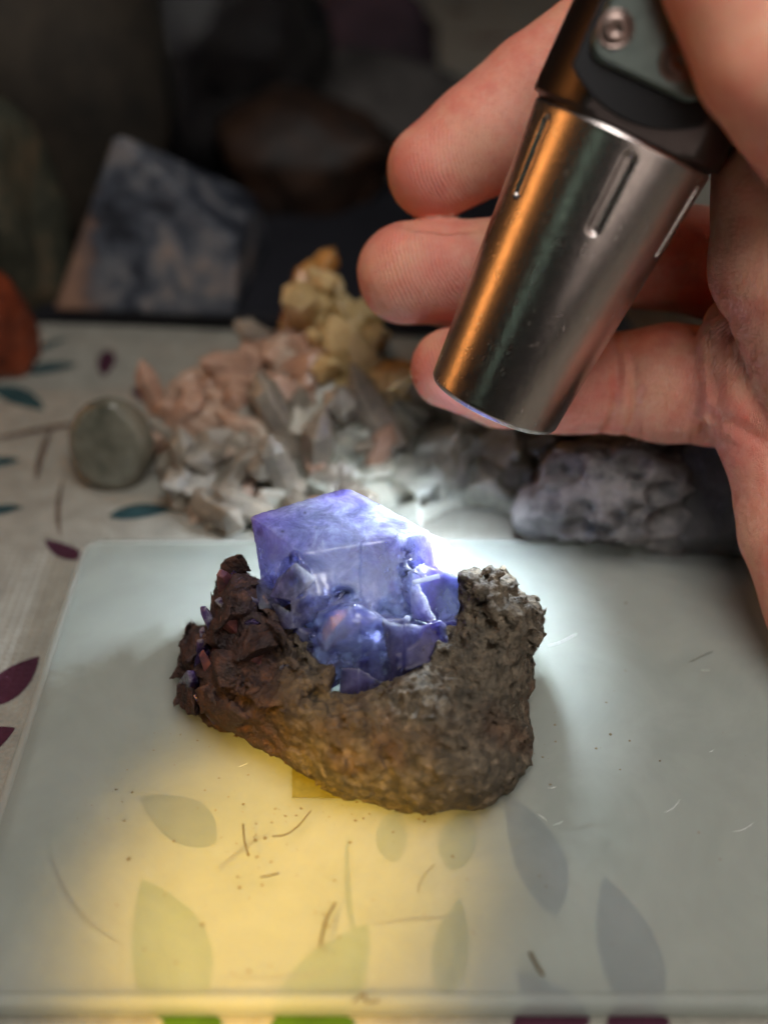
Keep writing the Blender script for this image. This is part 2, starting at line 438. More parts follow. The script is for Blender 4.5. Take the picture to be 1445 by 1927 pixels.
for L in [(405, 1590, 262, 1500, 92, 'teal', -0.1), (345, 1935, 268, 1655, 148, 'green', -0.1), (520, 1935, 692, 1738, 130, 'green', -0.12),
          (838, 1880, 866, 1690, 70, 'sage', 0.04), (1045, 1725, 950, 1490, 96, 'grey', -0.1), (1215, 1925, 1135, 1650, 118, 'grey', -0.06),
          (1110, 1925, 968, 1830, 70, 'grey', 0.1), (740, 1625, 745, 1520, 60, 'sage', 0.1), (850, 1640, 880, 1520, 70, 'sage', 0.05),
          (-20, 1330, 75, 1235, 70, 'plum', 0.05), (160, 1052, 85, 1015, 34, 'plum', 0.1), (-60, 1420, 30, 1370, 60, 'plum', 0.1),
          (205, 972, 330, 958, 42, 'teal', 0.08), (400, 1000, 520, 975, 40, 'teal', 0.05), (45, 705, 150, 690, 36, 'teal', 0.1),
          (-10, 730, 85, 775, 46, 'teal', 0.06), (205, 660, 196, 712, 34, 'plum', 0.0), (-30, 875, 40, 868, 28, 'teal', 0.1),
          (-30, 968, 45, 955, 28, 'teal', 0.1), (255, 730, 290, 765, 40, 'plum', 0.1), (60, 668, 130, 640, 22, 'teal', 0.1),
          (300, 1945, 420, 1925, 90, 'green', 0.0), (500, 1950, 670, 1925, 100, 'green', 0.0), (960, 1945, 1110, 1920, 100, 'plum', 0.0),
          (1140, 1948, 1260, 1922, 100, 'plum', 0.0), (560, 700, 640, 660, 40, 'teal', 0.1), (1480, 1250, 1560, 1150, 60, 'plum', 0.1)]:
    leaf_px(*L)
for S in [(-30, 835, 260, 790, 16, 'brown', 0.1), (70, 905, 105, 800, 13, 'brown', 0.08), (115, 1010, 125, 890, 9, 'brown', 0.1),
          (95, 1600, 260, 1790, 9, 'brown', -0.22), (655, 1570, 690, 1840, 12, 'sage', -0.1), (410, 1640, 520, 1560, 12, 'brown', 0.1),
          (700, 1740, 900, 1728, 8, 'brown', 0.06), (420, 1835, 660, 1820, 7, 'brown', -0.1)]:
    leaf_px(*S)
_r = random.Random(4)
for i in range(46):                                    # the print goes on across the rest of the cloth
    x = _r.uniform(-45, 45); y = _r.uniform(24, 75)
    if -11 < x < 12 and y < 27: continue
    leaf(x, y, _r.uniform(1.8, 3.2), _r.uniform(0.7, 1.2), _r.uniform(0, 6.28), _r.choice(['teal', 'plum', 'green', 'sage', 'brown']), 0.08)

# ------------------------------------------------------------------ translucent slab
SX0, SX1, SY0, SY1 = -7.55, 8.98, 7.72, 19.34
def build_slab():
    R = 0.55; prof = []                         # corner radius in plan; edge profile (inset, z)
    rb = 0.15
    for k in range(7):
        a = k / 6 * math.pi / 2
        prof.append((rb - rb * math.sin(a + 0) if False else rb * (1 - math.cos(math.pi / 2 - a)) , SLAB_H - rb + rb * math.sin(a)))
    prof = [(0.10, 0.03), (0.02, 0.08), (0.0, 0.14)] + [(rb * (1 - math.cos(k / 6 * math.pi / 2)), SLAB_H - rb + rb * math.sin(k / 6 * math.pi / 2)) for k in range(7)]
    prof += [(rb + 0.04, SLAB_H - 0.004), (rb + 0.075, SLAB_H - 0.03)]
    ring = []
    for cx, cy, a0 in ((SX1 - R, SY1 - R, 0), (SX0 + R, SY1 - R, 90), (SX0 + R, SY0 + R, 180), (SX1 - R, SY0 + R, 270)):
        for k in range(9):
            a = math.radians(a0 + k * 90 / 8); ring.append((cx, cy, math.cos(a), math.sin(a)))
    n = len(ring); bm = bmesh.new(); loops = []
    for ins, z in prof:
        loops.append([bm.verts.new((cx + (R - ins) * ca, cy + (R - ins) * sa, z)) for cx, cy, ca, sa in ring])
    for a, b in zip(loops, loops[1:]):
        for i in range(n): bm.faces.new((a[i], a[(i + 1) % n], b[(i + 1) % n], b[i]))
    base = (0.7, 13.5, 0.02)
    root = empty('translucent_slab', base)
    tag(root, 'milky translucent plastic slab with rounded edges under the violet crystal', 'slab')
    inner = loops[-1]
    low = [bm.verts.new((v.co.x, v.co.y, 0.03)) for v in inner]
    for i in range(n):
        bm.faces.new((inner[i], inner[(i + 1) % n], low[(i + 1) % n], low[i]))
        bm.faces.new((loops[0][(i + 1) % n], loops[0][i], low[i], low[(i + 1) % n]))
    link('rim', mesh_bm('rim', bm, base), M_RIMP, root)
    bm = bmesh.new(); ins = rb + 0.078
    up = [bm.verts.new((cx + (R - ins) * ca, cy + (R - ins) * sa, SLAB_H - 0.012)) for cx, cy, ca, sa in ring]
    dn = [bm.verts.new((v.co.x, v.co.y, 0.034)) for v in up]
    bm.faces.new(up); bm.faces.new(dn[::-1])
    for i in range(n): bm.faces.new((up[i], up[(i + 1) % n], dn[(i + 1) % n], dn[i]))
    o = link('slab_body', mesh_bm('slab_body', bm, base), M_SLAB, root)
    for p in o.data.polygons:
        if len(p.vertices) > 4: p.use_smooth = False
    return root, base
SLAB, SLAB_BASE = build_slab()
TOPZ = SLAB_H - 0.012

# ------------------------------------------------------------------ the fluorite specimen
def poly_sdf_image(poly, x0, y0, w, h, step):
    """signed distance (px, inside positive) to a pixel polygon, sampled on a grid"""
    xs = x0 + step * np.arange(w); ys = y0 + step * np.arange(h)
    X, Y = np.meshgrid(xs, ys, indexing='ij')
    P = np.array(poly, float); Q = np.roll(P, -1, 0)
    D = np.full(X.shape, 1e9); inside = np.zeros(X.shape, bool)
    for (ax, ay), (bx, by) in zip(P, Q):
        ex, ey = bx - ax, by - ay
        t = np.clip(((X - ax) * ex + (Y - ay) * ey) / (ex * ex + ey * ey + 1e-9), 0, 1)
        D = np.minimum(D, np.hypot(X - ax - t * ex, Y - ay - t * ey))
        c = ((ay > Y) != (by > Y)) & (X < ex * (Y - ay) / (ey if abs(ey) > 1e-9 else 1e-9) + ax)
        inside ^= c
    return np.where(inside, D, -D)

SPEC_BASE = (0.2, 13.4, TOPZ)
SPEC = empty('fluorite_specimen', SPEC_BASE)
tag(SPEC, 'blue-violet fluorite crystal on rough brown rock, lit from behind on the slab', 'mineral')

OUT = [(340, 1290), (362, 1262), (360, 1240), (380, 1222), (382, 1195), (405, 1172), (414, 1132), (426, 1092), (440, 1080), (456, 1096), (486, 1104),
       (512, 1142), (530, 1150), (548, 1140), (566, 1172), (590, 1200), (602, 1246), (628, 1252), (612, 1306), (660, 1314), (700, 1300), (744, 1284), (770, 1262),
       (800, 1236), (826, 1204), (842, 1196), (858, 1180), (866, 1150), (866, 1108), (860, 1086), (868, 1070), (905, 1072), (944, 1072), (968, 1088),
       (976, 1112), (1006, 1126), (1025, 1154), (1018, 1186), (1003, 1232), (1004, 1300), (996, 1322), (1004, 1382), (1004, 1442),
       (962, 1488), (930, 1512), (880, 1520), (800, 1529), (770, 1524), (700, 1504), (660, 1503), (600, 1474), (540, 1438), (520, 1423),
       (440, 1389), (425, 1392), (386, 1371), (360, 1332)]
def cells(P, size, seed, gs, os, warp=None):
    """piecewise planar displacement: every cell of a random Voronoi pattern is one broken facet"""
    Q = ((P if warp is None else P + warp) / size).astype(np.float32); b = np.floor(Q).astype(np.int32)
    best = np.full(len(P), 99.0, np.float32); disp = np.zeros(len(P), np.float32)
    g3 = lambda a, k: (_LAT[(a[0] + k) & 63, (a[1] + 5 * k) & 63, (a[2] + 3 * k) & 63] - 0.5) * 3.46
    for i in (-1, 0, 1):
        for j in (-1, 0, 1):
            for k in (-1, 0, 1):
                c = b + np.array([i, j, k], np.int32); a = ((c[:, 0] + seed) & 63, c[:, 1] & 63, c[:, 2] & 63)
                v = np.stack([Q[:, 0] - c[:, 0] - _LAT[a], Q[:, 1] - c[:, 1] - _LAT[a[1], a[2], a[0]], Q[:, 2] - c[:, 2] - _LAT[a[2], a[0], a[1]]], -1)
                q = (v ** 2).sum(1); m = q < best
                best[m] = q[m]; am = tuple(t[m] for t in a); vm = v[m] * size
                disp[m] = gs * (vm[:, 0] * g3(am, 7) + vm[:, 1] * g3(am, 13) + vm[:, 2] * g3(am, 19)) + os * g3(am, 29)
    return disp
def pits(P, size, seed):
    """distance to the nearest point of a jittered lattice, in units of its spacing"""
    Q = P / size; b = np.floor(Q).astype(np.int32); best = np.full(len(P), 9.0)
    for i in (-1, 0, 1):
        for j in (-1, 0, 1):
            for k in (-1, 0, 1):
                c = b + np.array([i, j, k]); a = (c[:, 0] + seed) & 63, c[:, 1] & 63, c[:, 2] & 63
                jx = _LAT[a]; jy = _LAT[a[1], a[2], a[0]]; jz = _LAT[a[2], a[0], a[1]]
                best = np.minimum(best, (c[:, 0] + jx - Q[:, 0]) ** 2 + (c[:, 1] + jy - Q[:, 1]) ** 2 + (c[:, 2] + jz - Q[:, 2]) ** 2)
    return np.sqrt(best)
def mid_depth(px, py):
    return (20.15 + np.clip(620 - px, 0, 400) / 270 * 1.55 + np.clip(px - 830, 0, 400) / 175 * 0.55 + (1530 - py) / 450 * 0.85)

def build_matrix():
    h = 0.042
    lo, (X, Y, Z) = grid((-4.9, 10.2, TOPZ - 0.12), (3.7, 18.2, 5.2), h)
    px, py, dep = project(X, Y, Z)
    img = poly_sdf_image(OUT, 300, 1020, 390, 270, 2.0)
    ix = np.clip((px - 300) / 2, 0, 387.9); iy = np.clip((py - 1020) / 2, 0, 267.9)
    i0 = ix.astype(int); j0 = iy.astype(int); fx = ix - i0; fy = iy - j0
    e = (img[i0, j0] * (1 - fx) + img[i0 + 1, j0] * fx) * (1 - fy) + (img[i0, j0 + 1] * (1 - fx) + img[i0 + 1, j0 + 1] * fx) * fy
    e = e * dep / FPX + 0.05
    w = dep - mid_depth(px, py)
    T = np.where(w < 0, 1.25, 1.9); E = 0.95
    q = np.clip(e / E, -1.5, 1.0)
    prof = np.where(q > 0, 1 - (1 - q) ** 2, 2 * q)
    d = ((w / T) ** 2 - prof) * 0.5 * E
    band = np.abs(d) < 0.5
    xb, yb, zb = X[band], Y[band], Z[band]
    P = np.stack([xb, yb, zb], -1).astype(np.float64); pxb, pyb = px[band], py[band]
    n = 0.26 * fbm(xb * 0.7, yb * 0.7, zb * 0.7, 2, 3.0) + 0.07 * fbm(xb * 2.1, yb * 2.1, zb * 2.1, 3, 9.0) + 0.085 * fbm(xb * 8, yb * 8, zb * 8, 2, 5.0, 0.7)
    warp = np.stack([fbm(xb * 1.8, yb * 1.8, zb * 1.8, 2, q) for q in (2.0, 6.0, 12.0)], -1) * 0.1
    fac = cells(P, 0.7, 4, 0.45, 0.05, warp)
    left = np.clip((590 - pxb) / 60, 0, 1) * np.clip((1400 - pyb) / 60, 0, 1)
    knob = np.clip((pxb - 840) / 60, 0, 1) * np.clip((1250 - pyb) / 60, 0, 1)
    n += np.clip(fac, -0.28, 0.28) * (0.22 + 0.78 * left)
    pt = pits(P, 0.44, 3); n += (1 - left) * 0.2 * np.clip(1 - pt / 0.42, 0, 1) * (vnoise(xb * 1.3, yb * 1.3, zb * 1.3) > -0.12)
    pt = pits(P, 0.17, 9); n += 0.05 * np.clip(1 - pt / 0.5, 0, 1)
    n += knob * (0.20 * np.abs(fbm(xb * 2.6, yb * 2.6, zb * 2.6, 3, 31.0)) - 0.16 * np.clip(1 - pits(P, 0.30, 21) / 0.6, 0, 1))
    d[band] += n
    d = np.maximum(d, (TOPZ + 0.002) - Z)
    d[0], d[-1], d[:, 0], d[:, -1], d[:, :, 0], d[:, :, -1] = (9,) * 6
    v, f = surface_nets(d, lo, h)
    # drop loose crumbs: keep the biggest island
    me = mesh_np('matrix_rock', v, f, SPEC_BASE)
    bm = bmesh.new(); bm.from_mesh(me); seen = set(); best = []
    for s in bm.verts:
        if s.index in seen: continue
        st = [s]; comp = []; seen.add(s.index)
        while st:
            q = st.pop(); comp.append(q)
            for ed in q.link_edges:
                o = ed.other_vert(q)
                if o.index not in seen: seen.add(o.index); st.append(o)
        if len(comp) > len(best): best = comp
    keep = set(x.index for x in best)
    bmesh.ops.delete(bm, geom=[x for x in bm.verts if x.index not in keep], context='VERTS')
    bm.to_mesh(me); bm.free()
    return link('matrix_rock', me, M_ROCK, SPEC)
build_matrix()

def crystal(name, pts, mat, bevel=0.03, label=None, rough=0.0):
    P = [unproj(*p) for p in pts]
    bm = hull_bm(P, bevel, 2)
    me = mesh_bm(name, bm, SPEC_BASE)
    o = link(name, me, mat, SPEC, smooth=False)
    if label: o['label'] = label
    return o

def hull_planes(pts):
    bm = hull_bm([unproj(*p) for p in pts]); bmesh.ops.recalc_face_normals(bm, faces=bm.faces)
    bmesh.ops.triangulate(bm, faces=bm.faces); bm.normal_update()
    P = [(np.array(f.normal), float(f.normal.dot(f.verts[0].co))) for f in bm.faces if f.calc_area() > 1e-5]
    bm.free(); return P

def build_fluorite():
    """the big cube, its broken foot and the blocks grown against it, as one crystal body"""
    h = 0.034
    A = hull_planes([(470, 963, 20.9), (642, 919, 22.0), (660, 920, 22.0), (806, 1000, 21.3), (572, 1046, 20.15), (756, 1012, 20.55), (490, 1096, 21.3), (602, 1240, 20.5), (800, 1205, 20.9), (838, 1130, 21.7), (640, 1110, 23.2)])
    B = hull_planes([(796, 1066, 21.0), (838, 1076, 20.8), (892, 1098, 21.2), (886, 1168, 20.9), (826, 1212, 20.4), (770, 1230, 20.3), (770, 1110, 20.5), (870, 1090, 22.3), (810, 1080, 22.4), (800, 1200, 21.8)])
    D_ = hull_planes([(520, 1120, 20.6), (612, 1150, 20.0), (700, 1150, 19.9), (770, 1160, 20.2), (806, 1240, 20.8), (776, 1270, 20.5), (690, 1312, 20.4), (606, 1312, 20.6), (548, 1200, 20.7), (556, 1150, 21.9), (526, 1150, 21.4), (640, 1250, 21.6), (730, 1250, 21.6), (700, 1100, 21.5), (540, 1120, 21.5)])
    lo, (X, Y, Z) = grid((-3.0, 11.8, 0.7), (2.2, 18.0, 5.0), h)
    def conv(P): 
        d = None
        for n, c in P:
            q = X * n[0] + Y * n[1] + Z * n[2] - c
            d = q if d is None else np.maximum(d, q)
        return d
    dA, dB, dD = conv(A), conv(B), conv(D_)
    d = np.minimum(np.minimum(dA, dB), dD)
    band = np.abs(d) < 0.5
    P = np.stack([X[band], Y[band], Z[band]], -1)
    px, py, dp = project(P[:, 0], P[:, 1], P[:, 2])
    warp = np.stack([fbm(P[:, 0] * 1.4, P[:, 1] * 1.4, P[:, 2] * 1.4, 2, sd) for sd in (1.0, 4.0, 8.0)], -1) * 0.12
    disp = cells(P, 1.0, 11, 0.5, 0.08, warp)
    img = poly_sdf_image([(500, 1100), (556, 1046), (612, 1076), (655, 1130), (700, 1150), (752, 1120), (760, 1070), (790, 1066), (850, 1090), (900, 1180), (760, 1320), (600, 1330), (520, 1180)], 400, 880, 300, 250, 2.0)
    ii = np.clip(((px - 400) / 2).astype(int), 0, 299); jj = np.clip(((py - 880) / 2).astype(int), 0, 249)
    w = np.clip(img[ii, jj] / 26 + 0.5, 0, 1)
    n = w * np.clip(disp, -0.26, 0.36)
    # growth steps on the sound faces, a stepped edge, a black crack and a cavity
    n += (1 - w) * (0.030 * fbm(P[:, 0] * 1.1, P[:, 1] * 1.1, P[:, 2] * 1.1, 2, 7.0) + 0.02 * fbm(P[:, 0] * 5, P[:, 1] * 5, P[:, 2] * 5, 2, 3.0))
    step = np.clip((py - (1018 - (px - 680) * 0.13)) / 3, 0, 1) * np.clip((px - 676) / 3, 0, 1) * np.clip((762 - px) / 3, 0, 1) * (dp < 21.0)
    n += 0.06 * step
    crx = 766 + 5 * np.sin(py * 0.09) + 4 * np.sin(py * 0.23 + 1) + 3 * np.sin(py * 0.6)
    crack = np.exp(-((px - crx) / 4.5) ** 2) * (py > 1032) * (py < 1118) * (dp < 21.2)
    n += 0.10 * crack
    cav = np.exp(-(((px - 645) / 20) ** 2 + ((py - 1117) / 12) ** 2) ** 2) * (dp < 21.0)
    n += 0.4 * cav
    d[band] += n
    d[0], d[-1], d[:, 0], d[:, -1], d[:, :, 0], d[:, :, -1] = (9,) * 6
    v, f = surface_nets(d.astype(np.float64), lo, h)
    me = mesh_np('fluorite_crystal', v, f, SPEC_BASE)
    px, py, dp = project(v[:, 0], v[:, 1], v[:, 2])
    # colour zoning of the crystal: violet skin along its outer edges, pale core, deep violet root that is mostly painted shade
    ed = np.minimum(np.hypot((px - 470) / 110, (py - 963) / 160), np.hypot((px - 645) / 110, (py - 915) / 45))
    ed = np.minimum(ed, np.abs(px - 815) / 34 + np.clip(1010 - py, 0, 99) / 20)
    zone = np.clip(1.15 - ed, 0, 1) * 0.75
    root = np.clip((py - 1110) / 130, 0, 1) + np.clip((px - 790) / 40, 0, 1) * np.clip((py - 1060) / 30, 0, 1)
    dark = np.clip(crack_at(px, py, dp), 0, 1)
    for nm, val in (('zone', zone), ('root', np.clip(root, 0, 1)), ('dark_mark', dark)):
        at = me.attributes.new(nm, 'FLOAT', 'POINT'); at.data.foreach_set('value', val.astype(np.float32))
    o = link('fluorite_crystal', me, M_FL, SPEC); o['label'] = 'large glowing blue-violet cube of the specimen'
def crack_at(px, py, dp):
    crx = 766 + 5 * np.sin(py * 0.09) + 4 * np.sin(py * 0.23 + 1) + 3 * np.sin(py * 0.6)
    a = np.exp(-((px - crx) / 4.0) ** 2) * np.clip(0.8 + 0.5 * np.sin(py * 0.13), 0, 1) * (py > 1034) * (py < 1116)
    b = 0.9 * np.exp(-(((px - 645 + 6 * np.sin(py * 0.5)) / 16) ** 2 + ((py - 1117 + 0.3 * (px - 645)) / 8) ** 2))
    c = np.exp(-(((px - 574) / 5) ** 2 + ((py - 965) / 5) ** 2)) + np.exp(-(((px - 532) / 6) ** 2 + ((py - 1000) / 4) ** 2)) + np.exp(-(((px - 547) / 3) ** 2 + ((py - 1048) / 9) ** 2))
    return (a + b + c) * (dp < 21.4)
build_fluorite()
crystal('fluorite_crystal', [(806, 1003, 21.9), (838, 1016, 22.0), (873, 1056, 21.9), (852, 1080, 21.6), (818, 1080, 21.6), (850, 1075, 22.8), (815, 1030, 22.8)], M_FLF, 0.02,
        'frosted lilac face at the back of the specimen')
crystal('fluorite_crystal', [(556, 1058, 19.85), (596, 1088, 19.8), (552, 1130, 20.0), (508, 1122, 20.5), (520, 1090, 20.6), (570, 1090, 20.8), (560, 1140, 20.8)], M_FL, 0.02)
crystal('fluorite_crystal', [(426, 1086, 21.6), (440, 1072, 21.9), (456, 1084, 21.8), (482, 1150, 21.2), (446, 1216, 21.0), (398, 1192, 21.5), (440, 1150, 22.4)], M_FLD, 0.02)
crystal('fluorite_crystal', [(480, 1094, 21.2), (502, 1084, 21.4), (534, 1122, 20.8), (520, 1160, 20.6), (486, 1146, 20.9), (510, 1120, 22.0)], M_FL, 0.02)
crystal('fluorite_crystal', [(386, 1190, 21.9), (410, 1176, 21.8), (430, 1230, 21.3), (392, 1262, 21.5), (366, 1238, 22.0), (400, 1230, 22.6)], M_BRC, 0.02)
crystal('fluorite_crystal', [(344, 1288, 21.9), (386, 1256, 21.5), (420, 1290, 21.2), (396, 1330, 21.3), (400, 1290, 22.6)], M_BRC, 0.02)
for (a, b, w) in [((778, 1096, 20.2), (826, 1084, 20.3), 0.05)]:
    A, B = Vector(unproj(*a)), Vector(unproj(*b)); ax = (B - A).normalized(); sd = ax.orthogonal().normalized(); up = ax.cross(sd)
    pts = [A - ax * w * 0.8] + [p + (sd * math.cos(k * math.pi / 3) + up * math.sin(k * math.pi / 3)) * w for p in (A, B) for k in range(6)]
    link('needle_crystal', mesh_bm('needle_crystal', hull_bm(pts, 0.0), SPEC_BASE), M_FLC, SPEC, smooth=False)

rl = random.Random(41)
for i, (x, y, r) in enumerate([(428, 1104, 26), (446, 1140, 34), (404, 1184, 30), (462, 1182, 36), (484, 1136, 26), (378, 1236, 24), (418, 1226, 34), (470, 1236, 34), (362, 1284, 26),
                               (402, 1280, 34), (446, 1296, 34), (506, 1186, 28), (510, 1240, 30), (392, 1330, 28), (500, 1290, 26), (436, 1180, 24), (384, 1208, 18), (540, 1270, 24)]):
    dd = float(mid_depth(x, y)) - 0.52; c0 = np.array(unproj(x, y, dd)); rr = r / FPX * dd
    Rm = Matrix.Rotation(rl.uniform(0.4, 1.1), 3, Vector((rl.gauss(0, 1), rl.gauss(0, 1), rl.gauss(0, 0.5))).normalized())
    Rm = Matrix.Rotation(rl.uniform(-0.9, 0.2), 3, 'Y') @ Matrix.Rotation(rl.uniform(-0.5, 0.5), 3, 'X') @ Matrix.Rotation(rl.uniform(0, 3), 3, 'Z')
    sc = (rl.uniform(0.5, 0.9), rl.uniform(0.4, 0.8), rl.uniform(1.2, 1.9))
    pts = [c0 + np.array(Rm @ Vector((a * sc[0] * (0.35 if c > 0 else 1) + rl.uniform(-0.2, 0.2), b * sc[1] * (0.35 if c > 0 else 1), c * sc[2] * rl.uniform(0.7, 1.1)))) * rr for a in (-1, 1) for b in (-1, 1) for c in (-1, 1)]
    link('crystal_shard', mesh_bm('crystal_shard', hull_bm(pts, 0.015, 1), SPEC_BASE), M_FLK if i % 3 else M_BRC, SPEC, smooth=False)

# cleavage veils inside the crystal, seen through its faces
def mat_veil():
    m = Mat('cleavage_veil'); n = m.noise(2.2, 5, 0.7, 1.0)
    p = m.mixsh(0.5, m.principled(Base_Color=(0.75, 0.8, 0.95, 1), Roughness=0.15), m.node('BsdfTranslucent', Color=(0.8, 0.84, 1, 1)))
    return m.surf(m.mixsh(m.maprange(n, 0.42, 0.62), m.node('BsdfTransparent', Color=(0.9, 0.9, 1, 1)), p))
M_VEIL = mat_veil(); rv = random.Random(9)
for i in range(16):
    x, y = rv.uniform(520, 830), rv.uniform(985, 1250); x = min(x, 800 - max(0, y - 1150) * 0.8)
    c0 = Vector(unproj(x, y, rv.uniform(20.75, 21.3)))
    nv = Vector((rv.choice([-1, 1]) * 0.6, -0.5, 0.62)) if i % 2 else Vector((0.35, -0.75, 0.55))
    nv = (nv + Vector((rv.gauss(0, 0.4), rv.gauss(0, 0.4), rv.gauss(0, 0.4)))).normalized(); a = nv.orthogonal().normalized(); b = nv.cross(a)
    r = rv.uniform(0.18, 0.5); k = 9; bm = bmesh.new()
    pts = [c0 + (a * math.cos(2 * math.pi * q / k) + b * math.sin(2 * math.pi * q / k) * 0.6) * r * rv.uniform(0.5, 1.15) for q in range(k)]
    up = [bm.verts.new(p + nv * 0.006) for p in pts]; dn = [bm.verts.new(p - nv * 0.006) for p in pts]
    bm.faces.new(up); bm.faces.new(dn[::-1])
    for q in range(k): bm.faces.new((up[q], dn[q], dn[(q + 1) % k], up[(q + 1) % k]))
    link('cleavage_veil', mesh_bm('cleavage_veil', bm, SPEC_BASE), M_VEIL, SPEC, smooth=False)

# ------------------------------------------------------------------ chip and dirt lying on the slab
def mat_chip():
    return simple('olive_card', srgb(118, 112, 58), 0.8, 0.2, 5, 0.2)
q = [on_plane(550, 1445, TOPZ), on_plane(660, 1445, TOPZ), on_plane(662, 1503, TOPZ), on_plane(550, 1501, TOPZ)]
bm = hull_bm([p + np.array([0, 0, dz]) for p in q for dz in (0.004, 0.03)])
cb = q[0].copy(); cb[2] = TOPZ
o = link('card_chip', mesh_bm('card_chip', bm, cb), mat_chip(), None, smooth=False); o.location = Vector(cb) * CM
tag(o, 'small square olive card corner showing under the brown rock', 'card')

# ------------------------------------------------------------------ flashlight
HK = 1.18                                    # how much farther than the slab's front the hand hovers
T0, T1 = unproj(928, 757, 18.4 * HK), unproj(1172, 255, 16.6 * HK)
TLEN = float(np.linalg.norm(T1 - T0)) / HK
zt = Vector(T1 - T0).normalized()
vw = (Vector(CAM) - Vector((T0 + T1) / 2)).normalized()
yt = (vw - zt * vw.dot(zt)).normalized(); xt = yt.cross(zt)
TORCH = bpy.data.objects.new('flashlight', None); C.objects.link(TORCH); TORCH.empty_display_size = 0.01
TORCH.matrix_world = Matrix.Translation(Vector(T0) * CM) @ Matrix((xt, yt, zt)).transposed().to_4x4() @ Matrix.Scale(HK, 4)
tag(TORCH, 'brushed steel flashlight with dark collar and screwed clip, held in the hand', 'flashlight')

def head_mesh():
    na, nz = 420, 210; R0, R1 = 1.195, 1.525
    slots = [math.radians(90 + 9 + 60 * k) for k in range(6)]         # +y faces the viewer, +x is image left
    zs = np.concatenate([np.linspace(0, 0.12, 8)[:-1], np.linspace(0.12, TLEN, nz)])
    A = np.linspace(0, 2 * np.pi, na, endpoint=False)
    ZZ, AA = np.meshgrid(zs, A, indexing='ij')
    R = R0 + (R1 - R0) * (ZZ / TLEN) ** 1.05
    R -= np.where(ZZ < 0.06, (0.06 - ZZ) * 0.6, 0)
    R -= np.where(ZZ > TLEN - 0.05, (ZZ - TLEN + 0.05) * 0.7, 0)
    for s in slots:
        da = (AA - s + np.pi) % (2 * np.pi) - np.pi
        u = da * R; zc = np.clip(ZZ, 3.45, 4.55)
        dd = np.hypot(u, ZZ - zc) - 0.085
        t = np.clip(0.5 - dd / 0.07, 0, 1); R = R - 0.075 * t * t * (3 - 2 * t)
    V = np.stack([R * np.cos(AA), R * np.sin(AA), ZZ], -1).reshape(-1, 3)
    k = len(zs); i = np.arange(k - 1)[:, None]; j = np.arange(na)[None, :]; j2 = (j + 1) % na
    F = np.stack([i * na + j, i * na + j2, (i + 1) * na + j2, (i + 1) * na + j], -1).reshape(-1, 4)
    return mesh_np('head', V, F)
link('head', head_mesh(), M_STEEL, TORCH)

def lathe(name, prof, mat, parent, n=96, cut=None):
    V = []; F = []
    for r, z in prof:
        for k in range(n):
            a = 2 * math.pi * k / n; x, y = r * math.cos(a), r * math.sin(a)
            V.append((x, y, z))
    for i in range(len(prof) - 1):
        for k in range(n):
            F.append((i * n + k, i * n + (k + 1) % n, (i + 1) * n + (k + 1) % n, (i + 1) * n + k))
    V = np.array(V)
    if cut is not None:
        ang, lim = cut; nx, ny = math.cos(ang), math.sin(ang)
        s = V[:, 0] * nx + V[:, 1] * ny; over = np.maximum(s - lim, 0)
        V[:, 0] -= over * nx; V[:, 1] -= over * ny
    o = link(name, mesh_np(name, V, F), mat, parent)
    return o
lathe('bezel_rim', [(1.145, 0.012), (1.15, -0.006), (1.135, -0.018), (1.09, -0.02), (1.05, 0.0), (0.98, 0.32), (0.0001, 0.34)], M_RIM, TORCH)
lathe('lens', [(0.95, 0.27), (0.6, 0.262), (0.0001, 0.26)], M_LENS, TORCH)
rollA = math.radians(90 + 8)
lathe('collar', [(1.0, TLEN - 0.02), (1.50, TLEN + 0.0), (1.52, TLEN + 0.05), (1.60, TLEN + 0.07), (1.62, TLEN + 0.12), (1.62, TLEN + 4.4), (1.5, TLEN + 4.6), (0.001, TLEN + 4.6)], M_DARK, TORCH, 160, (rollA, 1.34))

def pad_shape(name, pts2, y0, y1, mat, parent, bevel, z=0):
    """extruded outline on the flat face: pts2 in (across, along)"""
    bm = bmesh.new()
    ux = Vector((math.cos(rollA), math.sin(rollA), 0)); vx = Vector((math.sin(rollA), -math.cos(rollA), 0))   # vx: image right is -x
    vx = Vector((-1, 0, 0)) - ux * Vector((-1, 0, 0)).dot(ux); vx.normalize()
    a = [bm.verts.new(vx * p[0] + ux * y0 + Vector((0, 0, p[1]))) for p in pts2]
    b = [bm.verts.new(vx * p[0] + ux * y1 + Vector((0, 0, p[1]))) for p in pts2]
    n = len(a)
    bm.faces.new(a); top = bm.faces.new(b[::-1])
    for i in range(n): bm.faces.new((a[i], b[i], b[(i + 1) % n], a[(i + 1) % n]))
    bmesh.ops.recalc_face_normals(bm, faces=bm.faces)
    if bevel: bmesh.ops.bevel(bm, geom=list(top.edges), offset=bevel, segments=3, profile=0.6, affect='EDGES')
    o = link(name, mesh_bm(name, bm), mat, parent)
    o.data.polygons.foreach_set('use_smooth', [len(p.vertices) <= 4 for p in o.data.polygons])
    return o, ux, vx
def rrect(x0, x1, z0, z1, r, n=8):
    out = []
    for cx, cz, a0 in ((x1 - r, z1 - r, 0), (x0 + r, z1 - r, 90), (x0 + r, z0 + r, 180), (x1 - r, z0 + r, 270)):
        for k in range(n + 1):
            a = math.radians(a0 + 90 * k / n); out.append((cx + r * math.cos(a), cz + r * math.sin(a)))
    return out
pc = [(-0.26 + 1.78 * math.sin(t), 6.80 - 1.78 * math.cos(t)) for t in np.linspace(-0.64, 0.64, 40)] + [(0.84, 9.2), (-1.36, 9.2)]
pad_shape('pad', pc, 1.30, 1.42, M_RUBBER, TORCH, 0.03)
